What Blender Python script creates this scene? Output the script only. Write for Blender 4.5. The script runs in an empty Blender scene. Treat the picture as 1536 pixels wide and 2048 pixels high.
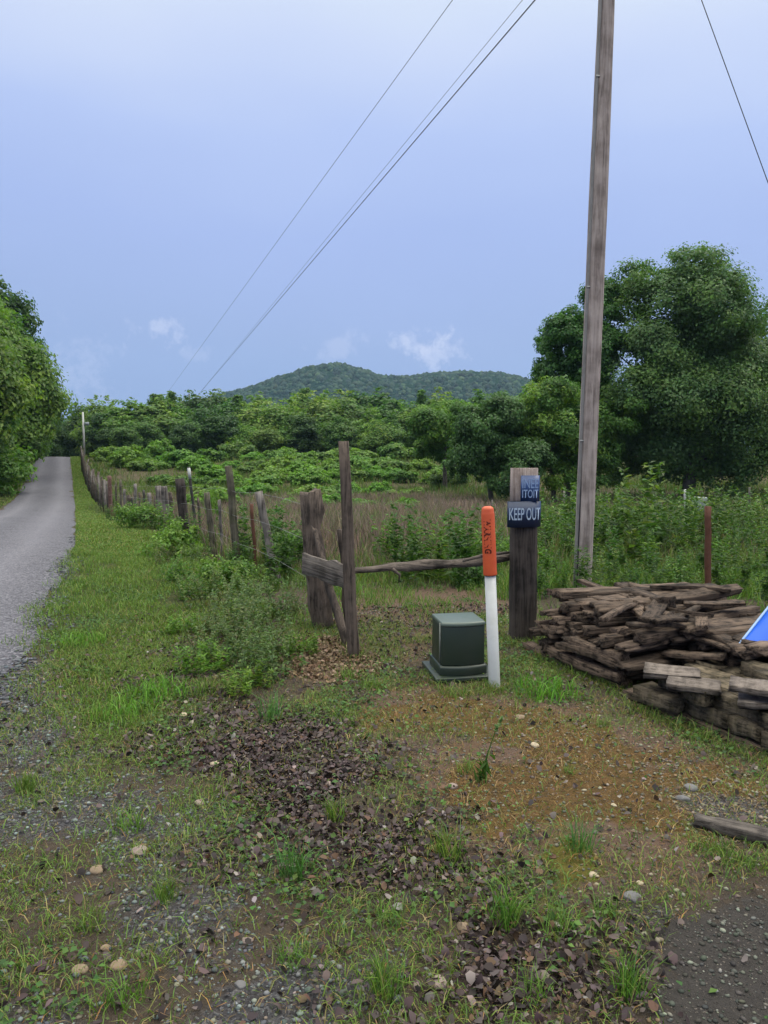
import bpy, math, random
import numpy as np
from mathutils import Vector, Matrix, Euler

random.seed(7)
RNG = np.random.RandomState(7)
SC = bpy.context.scene
COL = SC.collection
R = math.radians

# ------------------------------------------------------------------ camera numbers (photo pixels 1536 x 2048)
FPX = 1479.0
PITCH = math.atan((1024 - 890) / FPX)
EYE = 1.65
CP, SP = math.cos(PITCH), math.sin(PITCH)


def ray(px, py):
    u = (px - 768) / FPX
    v = (1024 - py) / FPX
    return np.array([u, CP + v * SP, -SP + v * CP])


def at_y(px, py, Y):
    d = ray(px, py)
    t = Y / d[1]
    return np.array([d[0] * t, Y, EYE + d[2] * t])


def px_of(x, y, z):
    z = z - EYE
    dep = y * CP - z * SP
    v = (y * SP + z * CP) / dep
    return 768 + FPX * x / dep, 1024 - FPX * v


# ------------------------------------------------------------------ value noise
_P = np.random.RandomState(3).permutation(256)
_T = np.random.RandomState(4).rand(256)


def vnoise(x, y, s=0):
    x = np.asarray(x, float); y = np.asarray(y, float)
    xi = np.floor(x).astype(int); yi = np.floor(y).astype(int)
    fx = x - xi; fy = y - yi
    fx = fx * fx * (3 - 2 * fx); fy = fy * fy * (3 - 2 * fy)
    def L(a, b):
        return _T[(_P[(_P[(a + s * 17) & 255] + b) & 255] + s) & 255]
    return (L(xi, yi) * (1 - fx) + L(xi + 1, yi) * fx) * (1 - fy) + (L(xi, yi + 1) * (1 - fx) + L(xi + 1, yi + 1) * fx) * fy


def fbm(x, y, s=0, o=4):
    a, t, n = 1.0, 0.0, 0.0
    for k in range(o):
        t = t + a * vnoise(x * 2 ** k, y * 2 ** k, s + k); n += a; a *= .5
    return t / n


# ------------------------------------------------------------------ terrain
_py = np.array([-60, 0, 6, 9, 14, 20, 26, 32, 40, 50, 60, 73, 82, 95, 120, 170, 260, 900.])
_pz = np.array([0, 0, 0, -.03, -.25, -.58, -.90, -1.28, -1.4, -1.15, -.5, .38, .3, -.8, -2.4, -4.5, -6, -6.])
_ty = np.linspace(-60, 900, 9601)
_k = np.hanning(61); _k /= _k.sum()
_tz = np.convolve(np.pad(np.interp(_ty, _py, _pz), 30, mode='edge'), _k, 'valid')


def ground(x, y):
    x = np.asarray(x, float); y = np.asarray(y, float)
    z = np.interp(y, _ty, _tz)
    r = np.hypot(x, y)
    amp = np.clip((r - 6) / 20, 0, 1)
    z = z + amp * .22 * (fbm(x / 9, y / 9, 11, 3) - .5)
    z = z + .05 * (fbm(x / .9, y / .9, 5, 3) - .5) * np.clip((y - .8) / 1.5, 0, 1)
    return z


def gz(x, y):
    return float(ground(np.array([x]), np.array([y]))[0])


def unproj(px, py):
    d = ray(px, py)
    t = np.concatenate([np.linspace(1.4, 30, 3000), np.linspace(30, 95, 1500)])
    x = d[0] / d[1] * t
    z = EYE + d[2] / d[1] * t
    b = np.interp(t, _ty, _tz) >= z
    i = int(np.argmax(b)) if b.any() else len(t) - 1
    return float(x[i]), float(t[i])


def poly_w(pts):
    return np.array([unproj(*p) for p in pts])


def inside(x, y, P):
    c = np.zeros(np.shape(x), bool)
    n = len(P)
    for i in range(n):
        x1, y1 = P[i]; x2, y2 = P[(i + 1) % n]
        if y1 == y2:
            continue
        c ^= ((y1 > y) != (y2 > y)) & (x < (x2 - x1) * (y - y1) / (y2 - y1) + x1)
    return c


def mask(x, y, P, soft=.12, warp=.18):
    x = np.asarray(x, float); y = np.asarray(y, float)
    wx = x + warp * 2 * (fbm(x * 2.2, y * 2.2, 21, 3) - .5)
    wy = y + warp * 2 * (fbm(x * 2.2, y * 2.2, 31, 3) - .5)
    m = np.zeros(x.shape)
    for k in range(8):
        a = k * math.pi / 4
        m += inside(wx + math.cos(a) * soft, wy + math.sin(a) * soft, P)
    return m / 8


# ------------------------------------------------------------------ objects
def tag(o, label=None, cat=None, group=None, kind=None):
    if label: o['label'] = label
    if cat: o['category'] = cat
    if group: o['group'] = group
    if kind: o['kind'] = kind
    return o


def link(name, data, parent=None):
    o = bpy.data.objects.new(name, data)
    COL.objects.link(o)
    if parent is not None: o.parent = parent
    return o


def empty(name, loc, rz=0, label=None, cat=None, group=None):
    o = link(name, None)
    o.empty_display_size = .2
    o.location = loc; o.rotation_euler = (0, 0, rz)
    return tag(o, label, cat, group)


def mesh(name, V, polys, mat, col=None, smooth=False):
    V = np.asarray(V, np.float32)
    polys = [np.asarray(p, np.int32) for p in polys if len(p)]
    me = bpy.data.meshes.new(name)
    me.vertices.add(len(V)); me.vertices.foreach_set('co', V.ravel())
    li = np.concatenate([p.ravel() for p in polys])
    tot = np.concatenate([np.full(len(p), p.shape[1], np.int32) for p in polys])
    st = np.concatenate([[0], np.cumsum(tot)[:-1]]).astype(np.int32)
    me.loops.add(len(li)); me.loops.foreach_set('vertex_index', li)
    me.polygons.add(len(tot)); me.polygons.foreach_set('loop_start', st)
    if smooth: me.polygons.foreach_set('use_smooth', np.ones(len(tot), bool))
    me.update(calc_edges=True)
    me.validate()
    if col is not None:
        for nm, c in (col.items() if isinstance(col, dict) else [('Col', col)]):
            c = np.asarray(c, np.float32)
            if c.shape[1] == 3: c = np.concatenate([c, np.ones((len(c), 1), np.float32)], 1)
            a = me.color_attributes.new(nm, 'FLOAT_COLOR', 'POINT')
            a.data.foreach_set('color', c.ravel())
    if mat is not None: me.materials.append(mat)
    return me


class MB:
    """collects V / faces pieces into one mesh"""
    def __init__(s): s.V = []; s.F = {}; s.n = 0; s.C = []
    def add(s, V, polys, col=None):
        V = np.asarray(V, float)
        for p in polys:
            p = np.asarray(p, int)
            if p.size: s.F.setdefault(p.shape[1], []).append(p + s.n)
        s.V.append(V); s.n += len(V)
        s.C.append(np.tile(col, (len(V), 1)) if col is not None and np.ndim(col) == 1 else (col if col is not None else np.ones((len(V), 3))))
        return s
    def mesh(s, name, mat, smooth=False, col=False):
        return mesh(name, np.concatenate(s.V), [np.concatenate(f) for f in s.F.values()], mat,
                    np.concatenate(s.C) if col else None, smooth)


def frame_of(t):
    t = t / (np.linalg.norm(t) + 1e-9)
    a = np.array([0, 1., 0]) if abs(t[1]) < .8 else np.array([1., 0, 0])
    u = np.cross(a, t); u /= np.linalg.norm(u)
    return u, np.cross(t, u)


def tube(path, rad, sides=8, noise=0, seed=0, square=0, flat=(1, 1), jag=0, cap=True):
    """tapered tube along path; square 0..1 blends to a box section; flat scales the section axes; returns V, polys"""
    rs = np.random.RandomState(seed)
    path = np.asarray(path, float)
    n = len(path)
    rad = np.interp(np.linspace(0, 1, n), np.linspace(0, 1, len(np.atleast_1d(rad))), np.atleast_1d(rad))
    V = []
    ang = np.arange(sides) * 2 * math.pi / sides + (math.pi / 4 if square else 0)
    prof = np.stack([np.cos(ang), np.sin(ang)], 1)
    if square:
        m = np.max(np.abs(prof), 1, keepdims=True)
        prof = prof * (1 - square) + prof / m * square
    ridge = 1 + noise * 1.0 * (rs.rand(sides) - .5)
    u0, v0 = frame_of(path[-1] - path[0])
    for i in range(n):
        t = path[min(i + 1, n - 1)] - path[max(i - 1, 0)]
        t = t / (np.linalg.norm(t) + 1e-9)
        u = u0 - t * np.dot(u0, t); u /= np.linalg.norm(u); v = np.cross(t, u)
        rr = rad[i] * ridge * (1 + noise * (rs.rand(sides) - .5) * .8)
        P = path[i] + np.outer(prof[:, 0] * rr * flat[0], u) + np.outer(prof[:, 1] * rr * flat[1], v)
        if jag and i == n - 1: P = P + np.outer((rs.rand(sides) - .6) * jag, t)
        if jag and i == 0: P = P + np.outer((rs.rand(sides) - .5) * jag * .4, t)
        V.append(P)
    V = np.concatenate(V)
    i = np.arange(n - 1)[:, None] * sides; j = np.arange(sides)[None]; k = (j + 1) % sides
    Q = np.stack([i + j, i + k, i + sides + k, i + sides + j], -1).reshape(-1, 4)
    polys = [Q]
    if cap:
        c0 = len(V); V = np.concatenate([V, [V[:sides].mean(0), V[-sides:].mean(0)]])
        jj = np.arange(sides); kk = (jj + 1) % sides
        polys.append(np.stack([np.full(sides, c0), kk, jj], 1))
        b = (n - 1) * sides
        polys.append(np.stack([np.full(sides, c0 + 1), b + jj, b + kk], 1))
    return V, polys


def box(sx, sy, sz, c=(0, 0, 0)):
    V = np.array([[x, y, z] for x in (-.5, .5) for y in (-.5, .5) for z in (-.5, .5)]) * [sx, sy, sz] + np.array(c)
    return V, [np.array([[0, 1, 3, 2], [4, 6, 7, 5], [0, 4, 5, 1], [2, 3, 7, 6], [0, 2, 6, 4], [1, 5, 7, 3]])]


def bevel(o, w=.006, seg=2):
    m = o.modifiers.new('bevel', 'BEVEL'); m.width = w; m.segments = seg; m.limit_method = 'ANGLE'
    return o


ORD = ('first second third fourth fifth sixth seventh eighth ninth tenth eleventh twelfth thirteenth fourteenth fifteenth sixteenth '
       'seventeenth eighteenth nineteenth twentieth twenty-first twenty-second twenty-third twenty-fourth twenty-fifth twenty-sixth '
       'twenty-seventh twenty-eighth twenty-ninth thirtieth').split()

# ------------------------------------------------------------------ materials
def newmat(name):
    m = bpy.data.materials.new(name); m.use_nodes = True
    nt = m.node_tree; nt.nodes.clear()
    out = nt.nodes.new('ShaderNodeOutputMaterial')
    b = nt.nodes.new('ShaderNodeBsdfPrincipled')
    nt.links.new(b.outputs[0], out.inputs[0])
    return m, nt, b, out


def N(nt, typ, inp=None, **kw):
    n = nt.nodes.new('ShaderNode' + typ)
    for k, v in kw.items(): setattr(n, k, v)
    for k, v in (inp or {}).items():
        s = n.inputs[k]
        if hasattr(v, 'is_linked') or isinstance(v, bpy.types.NodeSocket): nt.links.new(v, s)
        else: s.default_value = v
    return n


def ramp(nt, fac, stops, interp='LINEAR'):
    r = N(nt, 'ValToRGB', {0: fac}); r.color_ramp.interpolation = interp
    e = r.color_ramp.elements
    while len(e) > 1: e.remove(e[-1])
    e[0].position = stops[0][0]; e[0].color = (*stops[0][1], 1)
    for p, c in stops[1:]:
        x = e.new(p); x.color = (*c, 1)
    return r.outputs[0]


def g3(v): return (v, v, v)


def mix(nt, f, a, b, mode='MIX'):
    n = nt.nodes.new('ShaderNodeMix'); n.data_type = 'RGBA'; n.blend_type = mode
    for i, v in ((0, f), (6, a), (7, b)):
        s = n.inputs[i]
        if isinstance(v, bpy.types.NodeSocket): nt.links.new(v, s)
        else: s.default_value = v if i == 0 else (*v, 1)
    return n.outputs[2]


def math_(nt, op, a, b=None, c=None, clamp=False):
    n = nt.nodes.new('ShaderNodeMath'); n.operation = op; n.use_clamp = clamp
    for i, v in enumerate((a, b, c)):
        if v is None: continue
        if isinstance(v, bpy.types.NodeSocket): nt.links.new(v, n.inputs[i])
        else: n.inputs[i].default_value = v
    return n.outputs[0]


def noise(nt, co, scale, detail=4, rough=.6, dist=0):
    return N(nt, 'TexNoise', {'Vector': co, 'Scale': scale, 'Detail': detail, 'Roughness': rough, 'Distortion': dist}).outputs[0]


def bump(nt, h, strength=.5, dist=.01, normal=None):
    n = N(nt, 'Bump', {'Height': h, 'Strength': strength, 'Distance': dist})
    if normal is not None: nt.links.new(normal, n.inputs['Normal'])
    return n.outputs[0]


def wood_mat(name, dark, light, gscale=1.0, axis=2, rough=.85, moss=None, per_obj=.35):
    m, nt, b, out = newmat(name)
    co = N(nt, 'TexCoord').outputs['Object']
    info = N(nt, 'ObjectInfo').outputs['Random']
    off = N(nt, 'VectorMath', {0: co, 1: N(nt, 'CombineXYZ', {0: math_(nt, 'MULTIPLY', info, 37.), 1: math_(nt, 'MULTIPLY', info, 11.)}).outputs[0]}, operation='ADD').outputs[0]
    sc = [38 * gscale] * 3; sc[axis] = 2.2 * gscale
    st = N(nt, 'VectorMath', {0: off, 1: sc}, operation='MULTIPLY').outputs[0]
    gr = noise(nt, st, 1.0, 6, .7, .6)
    bl = noise(nt, off, 6.0 * gscale, 4)
    f = math_(nt, 'ADD', math_(nt, 'MULTIPLY', gr, .65), math_(nt, 'MULTIPLY', bl, .45))
    c = ramp(nt, f, [(.34, tuple(x * .45 for x in dark)), (.46, dark), (.58, light), (.72, tuple(min(1, x * 1.35) for x in light))])
    k = math_(nt, 'ADD', math_(nt, 'MULTIPLY', info, per_obj), 1 - per_obj / 2)
    c = mix(nt, 1.0, c, N(nt, 'CombineXYZ', {0: k, 1: k, 2: k}).outputs[0], 'MULTIPLY')
    if moss:
        mm = ramp(nt, noise(nt, off, 9, 3), [(.52, g3(0)), (.66, g3(1))])
        c = mix(nt, math_(nt, 'MULTIPLY', mm, .7), c, moss)
    nt.links.new(c, b.inputs['Base Color'])
    b.inputs['Roughness'].default_value = rough
    b.inputs['Specular IOR Level'].default_value = .25
    nt.links.new(bump(nt, gr, 1.0, .018), b.inputs['Normal'])
    return m


def flat_mat(name, col, rough=.5, spec=.4, dirt=None, dscale=8, metal=0, bstr=.15):
    m, nt, b, out = newmat(name)
    co = N(nt, 'TexCoord').outputs['Object']
    n1 = noise(nt, co, dscale, 6, .65)
    d = dirt or tuple(x * .6 for x in col)
    c = mix(nt, ramp(nt, n1, [(.45, g3(0)), (.75, g3(.85))]), col, d)
    nt.links.new(c, b.inputs['Base Color'])
    nt.links.new(ramp(nt, n1, [(.3, g3(rough * .8)), (.7, g3(min(1, rough * 1.25)))]), b.inputs['Roughness'])
    b.inputs['Specular IOR Level'].default_value = spec
    b.inputs['Metallic'].default_value = metal
    nt.links.new(bump(nt, noise(nt, co, 60, 3), bstr, .003), b.inputs['Normal'])
    return m


def leaf_mat(name, tint=(1, 1, 1), trans=.3, rough=.55, per_obj=.3):
    """Col attribute carries each leaf's own green; object random shifts it a little"""
    m, nt, b, out = newmat(name)
    c = N(nt, 'Attribute', attribute_name='Col').outputs['Color']
    info = N(nt, 'ObjectInfo').outputs['Random']
    k = math_(nt, 'ADD', math_(nt, 'MULTIPLY', info, per_obj), 1 - per_obj / 2)
    kk = N(nt, 'CombineXYZ', {0: math_(nt, 'MULTIPLY', k, tint[0]), 1: tint[1], 2: math_(nt, 'MULTIPLY', k, tint[2])}).outputs[0]
    c = mix(nt, 1.0, c, kk, 'MULTIPLY')
    nt.links.new(c, b.inputs['Base Color'])
    b.inputs['Roughness'].default_value = rough
    b.inputs['Specular IOR Level'].default_value = .3
    if trans:
        t = N(nt, 'BsdfTranslucent', {'Color': mix(nt, 1.0, c, (1.15, 1.25, .6), 'MULTIPLY')})
        ms = N(nt, 'MixShader', {0: trans, 1: b.outputs[0], 2: t.outputs[0]})
        nt.links.new(ms.outputs[0], out.inputs[0])
    return m


M_leaf = leaf_mat('foliage', tint=(.88, 1.03, .66), trans=.42, rough=.5)
M_grass = leaf_mat('grass_blades', tint=(.88, 1.05, .72), trans=.3, rough=.6)
M_dry = leaf_mat('dry_stems', trans=.1, rough=.8)
M_litter = leaf_mat('dead_leaves', trans=.05, rough=.75)
M_stone = leaf_mat('stones', trans=0, rough=.8)
M_bark = wood_mat('bark', (.045, .038, .03), (.12, .105, .085), .5)
M_pole = wood_mat('pole_wood', (.18, .145, .133), (.34, .285, .265), .6, per_obj=0)
M_post = wood_mat('old_post_wood', (.035, .027, .023), (.105, .08, .066), 1.0, per_obj=.3)
M_postm = wood_mat('mossy_post_wood', (.04, .036, .026), (.105, .092, .068), 1.0, moss=(.07, .08, .03))
M_tie = wood_mat('railroad_tie_wood', (.014, .011, .010), (.05, .04, .036), .8)
M_grey = wood_mat('grey_weathered_wood', (.06, .052, .047), (.17, .148, .135), 1.0)
M_plank = wood_mat('plank_wood', (.05, .041, .036), (.13, .11, .098), 1.0, axis=0)
M_rail = wood_mat('rail_wood', (.03, .024, .02), (.125, .10, .086), 1.0, axis=0)
M_timber = wood_mat('stacked_timber_wood', (.020, .0135, .010), (.125, .088, .066), 1.7, axis=0, per_obj=.9)
M_block = wood_mat('stacked_block_wood', (.03, .024, .016), (.125, .098, .068), 1.3, axis=0, per_obj=.5, moss=(.075, .062, .032))
M_slab = wood_mat('lit_slab_wood', (.07, .056, .048), (.17, .14, .122), 1.2, axis=0, per_obj=.3)  # light on the flat stack tops is put into this lighter wood colour
M_pink = wood_mat('pinkish_board', (.26, .20, .175), (.44, .36, .33), 1.0)
M_rust = flat_mat('rusty_steel', (.10, .042, .026), .8, .3, (.07, .03, .02), 20)
M_dsteel = flat_mat('dark_steel', (.03, .035, .03), .6, .4, (.08, .04, .025), 20)
M_whitep = flat_mat('white_paint', (.42, .43, .42), .5, .4, (.4, .38, .33), 12)
M_marker = flat_mat('white_plastic', (.44, .445, .45), .4, .5, (.33, .33, .315), 5, bstr=.05)
M_orange = flat_mat('orange_plastic', (.55, .088, .022), .45, .5, (.42, .045, .015), 5, bstr=.05)
M_ink = flat_mat('dark_ink', (.10, .018, .010), .6, .2)
M_ped = flat_mat('green_plastic', (.018, .029, .021), .42, .5, (.032, .036, .027), 4, bstr=.05)
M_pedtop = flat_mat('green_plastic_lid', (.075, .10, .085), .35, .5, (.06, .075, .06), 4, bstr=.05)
M_pedstrip = flat_mat('pale_strip', (.20, .21, .19), .5, .4)
M_sign = flat_mat('navy_sign', (.011, .026, .075), .4, .5, (.02, .03, .06), 9, bstr=.03)
M_sign2 = flat_mat('blue_sign', (.018, .05, .16), .4, .5, (.02, .04, .10), 9, bstr=.03)
M_letter = flat_mat('pale_lettering', (.36, .44, .56), .5, .4, (.24, .31, .44), 14, bstr=.03)
M_letter2 = flat_mat('faded_lettering', (.22, .31, .50), .5, .4, (.10, .16, .32), 14, bstr=.03)
M_blue = flat_mat('bright_blue_plastic', (.008, .085, .50), .5, .3, (.006, .07, .43), 4, bstr=.05)
M_bluerim = flat_mat('pale_blue_rim', (.2, .32, .55), .4, .5, bstr=.05)
M_wire = flat_mat('cable_black', (.03, .03, .035), .6, .3)
M_galv = flat_mat('galvanized_wire', (.28, .28, .28), .5, .4, metal=.4)
M_conduit = flat_mat('grey_conduit', (.20, .19, .185), .5, .4, (.12, .11, .10), 6)
M_greybox = flat_mat('grey_box_paint', (.25, .28, .30), .6, .4)


# gravel road
def road_mat():
    m, nt, b, out = newmat('gravel_road')
    co = N(nt, 'TexCoord').outputs['Object']
    att = N(nt, 'Attribute', attribute_name='Col')
    sx = N(nt, 'SeparateColor', {0: att.outputs['Color']})
    lane = math_(nt, 'ADD', sx.outputs[0], math_(nt, 'MULTIPLY', math_(nt, 'SUBTRACT', noise(nt, co, .35, 3), .5), .12))
    tracks = ramp(nt, lane, [(0, g3(.25)), (.12, g3(.55)), (.24, g3(1)), (.36, g3(.45)), (.5, g3(.2)), (.62, g3(.5)), (.76, g3(1)), (.88, g3(.5)), (1, g3(.2))])
    v = N(nt, 'TexVoronoi', {'Vector': co, 'Scale': 55.}, feature='F1')
    v2 = N(nt, 'TexVoronoi', {'Vector': co, 'Scale': 19.}, feature='F1')
    cs = ramp(nt, N(nt, 'SeparateColor', {0: v.outputs['Color']}).outputs[0], [(0, (.022, .021, .028)), (.5, (.072, .070, .084)), (1, (.20, .195, .22))])
    fine = mix(nt, .22, cs, ramp(nt, noise(nt, co, 2.5, 6), [(.3, (.04, .039, .050)), (.7, (.105, .102, .122))]))
    packed = mix(nt, .4, (.20, .192, .22), cs)
    c = mix(nt, math_(nt, 'MULTIPLY', tracks, .8), fine, packed)
    nt.links.new(c, b.inputs['Base Color'])
    b.inputs['Roughness'].default_value = .9; b.inputs['Specular IOR Level'].default_value = .2
    h = math_(nt, 'ADD', v.outputs['Distance'], math_(nt, 'MULTIPLY', v2.outputs['Distance'], 1.4))
    nt.links.new(bump(nt, h, .8, .015), b.inputs['Normal'])
    return m


def ground_mat():
    m, nt, b, out = newmat('ground_soil')
    co = N(nt, 'TexCoord').outputs['Object']
    A = N(nt, 'SeparateColor', {0: N(nt, 'Attribute', attribute_name='za').outputs['Color']}).outputs   # grass, moss, litter
    B = N(nt, 'SeparateColor', {0: N(nt, 'Attribute', attribute_name='zb').outputs['Color']}).outputs   # gravel, pink dirt, dark drive
    Cc = N(nt, 'SeparateColor', {0: N(nt, 'Attribute', attribute_name='zc').outputs['Color']}).outputs  # field, yellow moss, tan
    n1 = noise(nt, co, 1.7, 6); n2 = noise(nt, co, 14, 5, .7); n3 = noise(nt, co, 5, 5, .65)
    v = N(nt, 'TexVoronoi', {'Vector': co, 'Scale': 62.}, feature='F1')
    vb = N(nt, 'TexVoronoi', {'Vector': co, 'Scale': 24.}, feature='F1')
    vr = N(nt, 'SeparateColor', {0: v.outputs['Color']}).outputs
    vs_ = N(nt, 'TexVoronoi', {'Vector': N(nt, 'VectorMath', {0: co, 1: N(nt, 'VectorMath', {0: N(nt, 'TexNoise', {'Vector': co, 'Scale': 30.}).outputs['Color'], 1: (.03, .03, .03)}, operation='MULTIPLY').outputs[0]}, operation='ADD').outputs[0], 'Scale': 95., 'Randomness': 1.}, feature='F1')
    vsr = N(nt, 'SeparateColor', {0: vs_.outputs['Color']}).outputs
    chip = math_(nt, 'MULTIPLY', ramp(nt, vs_.outputs['Distance'], [(.25, g3(1)), (.42, g3(0))]), ramp(nt, vsr[0], [(.45, g3(0)), (.65, g3(.6)), (1, g3(1))]))
    chipc = ramp(nt, vsr[1], [(0, (.07, .06, .055)), (.5, (.16, .135, .115)), (.85, (.25, .21, .18)), (1, (.36, .33, .30))])
    def brk(mk, ns, w=.35):  # mask broken up by noise
        return math_(nt, 'MULTIPLY_ADD', math_(nt, 'ADD', mk, math_(nt, 'MULTIPLY', math_(nt, 'SUBTRACT', ns, .5), 1.3)), 1 / w, -.5 / w + .5, clamp=True)
    soil = mix(nt, n2, (.06, .046, .036), (.125, .098, .074))
    soil = mix(nt, math_(nt, 'MULTIPLY', chip, .85), mix(nt, ramp(nt, n3, [(.4, g3(0)), (.7, g3(.55))]), soil, (.115, .085, .06)), chipc)
    grav = ramp(nt, vsr[0], [(0, (.03, .03, .036)), (.45, (.075, .074, .084)), (.8, (.13, .128, .142)), (1, (.24, .235, .245))])
    grav = mix(nt, math_(nt, 'MULTIPLY', n3, .45), grav, (.10, .085, .075))
    gr = ramp(nt, n2, [(.25, (.035, .04, .015)), (.5, (.062, .072, .024)), (.8, (.12, .11, .05))])
    moss = ramp(nt, n2, [(.28, (.06, .044, .02)), (.5, (.15, .090, .034)), (.74, (.21, .118, .05))])
    ymoss = ramp(nt, n2, [(.3, (.095, .085, .02)), (.7, (.20, .17, .038))])
    lit = ramp(nt, vr[1], [(0, (.02, .014, .014)), (.5, (.055, .038, .036)), (1, (.11, .08, .076))])
    pink = mix(nt, n2, (.12, .076, .056), (.23, .15, .115))
    drive = mix(nt, chip, mix(nt, n2, (.038, .034, .033), (.105, .093, .086)), chipc)
    tan = mix(nt, n2, (.11, .075, .05), (.22, .155, .11))
    fieldc = ramp(nt, n1, [(.3, (.04, .05, .018)), (.5, (.085, .075, .04)), (.7, (.12, .085, .06))])
    c = soil
    pink = mix(nt, math_(nt, 'MULTIPLY', chip, .7), pink, chipc)
    moss = mix(nt, math_(nt, 'MULTIPLY', chip, .45), moss, chipc)
    c = mix(nt, brk(B[1], n2), c, pink)
    c = mix(nt, brk(A[1], n3), c, moss)
    c = mix(nt, brk(Cc[1], n2), c, ymoss)
    c = mix(nt, brk(B[0], n2), c, grav)
    c = mix(nt, brk(A[0], n2), c, gr)
    c = mix(nt, brk(A[2], n2), c, lit)
    c = mix(nt, brk(Cc[2], n2), c, tan)
    c = mix(nt, brk(B[2], n2, .25), c, drive)
    c = mix(nt, Cc[0], c, fieldc)
    nt.links.new(c, b.inputs['Base Color'])
    b.inputs['Roughness'].default_value = .95; b.inputs['Specular IOR Level'].default_value = .15
    h = math_(nt, 'ADD', math_(nt, 'ADD', math_(nt, 'MULTIPLY', chip, .5), math_(nt, 'MULTIPLY', noise(nt, co, 60, 5, .7), 1.3)), math_(nt, 'MULTIPLY', n2, 1.5))
    nt.links.new(bump(nt, h, 1.0, .035), b.inputs['Normal'])
    return m


M_road = road_mat()
M_ground = ground_mat()

# ------------------------------------------------------------------ zones of the ground (photo pixels -> places on the ground)
Z = {k: poly_w(v) for k, v in dict(
    grass=[(152, 960), (200, 1000), (290, 1090), (340, 1180), (420, 1250), (350, 1330), (345, 1440), (300, 1500), (215, 1480), (110, 1400), (70, 1290), (110, 1210), (150, 1110), (158, 1040)],
    litter=[(340, 1300), (440, 1330), (520, 1420), (640, 1470), (720, 1530), (800, 1620), (880, 1700), (900, 1800), (1060, 1870), (1290, 1840), (1330, 1900), (1290, 2100), (960, 2100), (820, 1960), (640, 1860), (590, 1700), (430, 1600), (340, 1520), (360, 1420)],
    moss=[(700, 1400), (840, 1370), (1000, 1400), (1280, 1390), (1400, 1480), (1560, 1540), (1560, 1700), (1380, 1700), (1330, 1760), (1100, 1840), (960, 1760), (840, 1620), (720, 1500)],
    drive=[(1335, 1880), (1400, 1800), (1600, 1740), (1700, 2200), (1280, 2200)],
    tan=[(600, 1290), (680, 1270), (740, 1310), (730, 1360), (640, 1370), (590, 1340)],
    pink=[(690, 1180), (860, 1170), (1010, 1190), (1030, 1300), (880, 1260), (860, 1330), (740, 1330), (600, 1260)],
    pink2=[(1260, 1420), (1380, 1440), (1560, 1560), (1500, 1660), (1330, 1600), (1230, 1500)],
    pink3=[(720, 1390), (860, 1370), (1240, 1420), (1250, 1460), (1000, 1470), (760, 1450)],
    gravel=[(-200, 1500), (60, 1420), (140, 1480), (330, 1560), (480, 1640), (640, 1760), (760, 1920), (860, 2100), (-300, 2300)],
    gravel4=[(360, 1990), (470, 1900), (600, 1880), (740, 1930), (800, 2080), (340, 2090)],
    gravel5=[(170, 1700), (220, 1630), (300, 1640), (290, 1720), (210, 1750)],
    gravel2=[(-100, 1390), (0, 1390), (70, 1300), (140, 1360), (170, 1440), (90, 1500), (-100, 1560)],
    gravel3=[(1320, 1560), (1450, 1560), (1560, 1640), (1500, 1690), (1380, 1660), (1320, 1620)],
    ymoss=[(1080, 1640), (1180, 1630), (1260, 1700), (1230, 1800), (1130, 1840), (1050, 1760)],
    ymoss2=[(810, 1550), (900, 1540), (980, 1640), (900, 1660)],
).items()}

# fence line (x, y) and right edge of the road
FENCE = np.array([(.9, 3.), (-.64, 6.6), (-2.0, 9.8), (-3.9, 14.2), (-9.8, 26.5), (-23.6, 58), (-32, 78), (-42, 100)])
REDGE = np.array([(-2.1, -6), (-2.3, 1.), (-2.45, 4.2)] + [unproj(*p) for p in ((38, 1322), (72, 1260), (98, 1200), (130, 1130), (146, 1090), (150, 1050), (149, 1010), (145, 960), (141, 925))])
_e = REDGE[-1]
REDGE = np.concatenate([REDGE, [(_e[0] - .42 * 10, _e[1] + 10), (_e[0] - .42 * 40, _e[1] + 40)]])
fx = lambda y: np.interp(y, FENCE[:, 1], FENCE[:, 0])
rx = lambda y: np.interp(y, REDGE[:, 1], REDGE[:, 0])
CHORD = 3.35


def spaced(lo, hi, fine, grow, clo, chi):
    a = list(np.arange(clo, chi, fine)); s = fine
    while a[-1] < hi: s *= grow; a.append(a[-1] + s)
    s = fine; b = [clo]
    while b[-1] > lo: s *= grow; b.append(b[-1] - s)
    return np.array(sorted(set(b[1:] + a)))


xs = spaced(-900, 900, .06, 1.07, -3.2, 3.4)
ys = spaced(-120, 890, .06, 1.045, 1.6, 7.5)
GX, GY = np.meshgrid(xs, ys)
gxf, gyf = GX.ravel(), GY.ravel()
GZ = ground(gxf, gyf)
near = (np.abs(gxf) < 14) & (gyf > .5) & (gyf < 30)
za = np.zeros((len(gxf), 3)); zb = za.copy(); zc = za.copy()
def mk(name, soft=.12, warp=.18):
    o = np.zeros(len(gxf)); o[near] = mask(gxf[near], gyf[near], Z[name], soft, warp); return o
verge = ((gxf > rx(gyf)) & (gxf < fx(gyf) - .15) & (gyf > 7)).astype(float)
za[:, 0] = np.clip(mk('grass', .2) * .85 + verge * .85, 0, 1)
pat = fbm(gxf * 2.1, gyf * 2.1, 98, 4)
za[:, 1] = mk('moss', .3, .6) * np.clip((pat - .34) * 4.5, 0, 1) * .95
za[:, 2] = mk('litter', .22, .5) * np.clip((fbm(gxf * 2.4, gyf * 2.4, 78, 3) - .30) * 4, .1, 1) * .92
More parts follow.
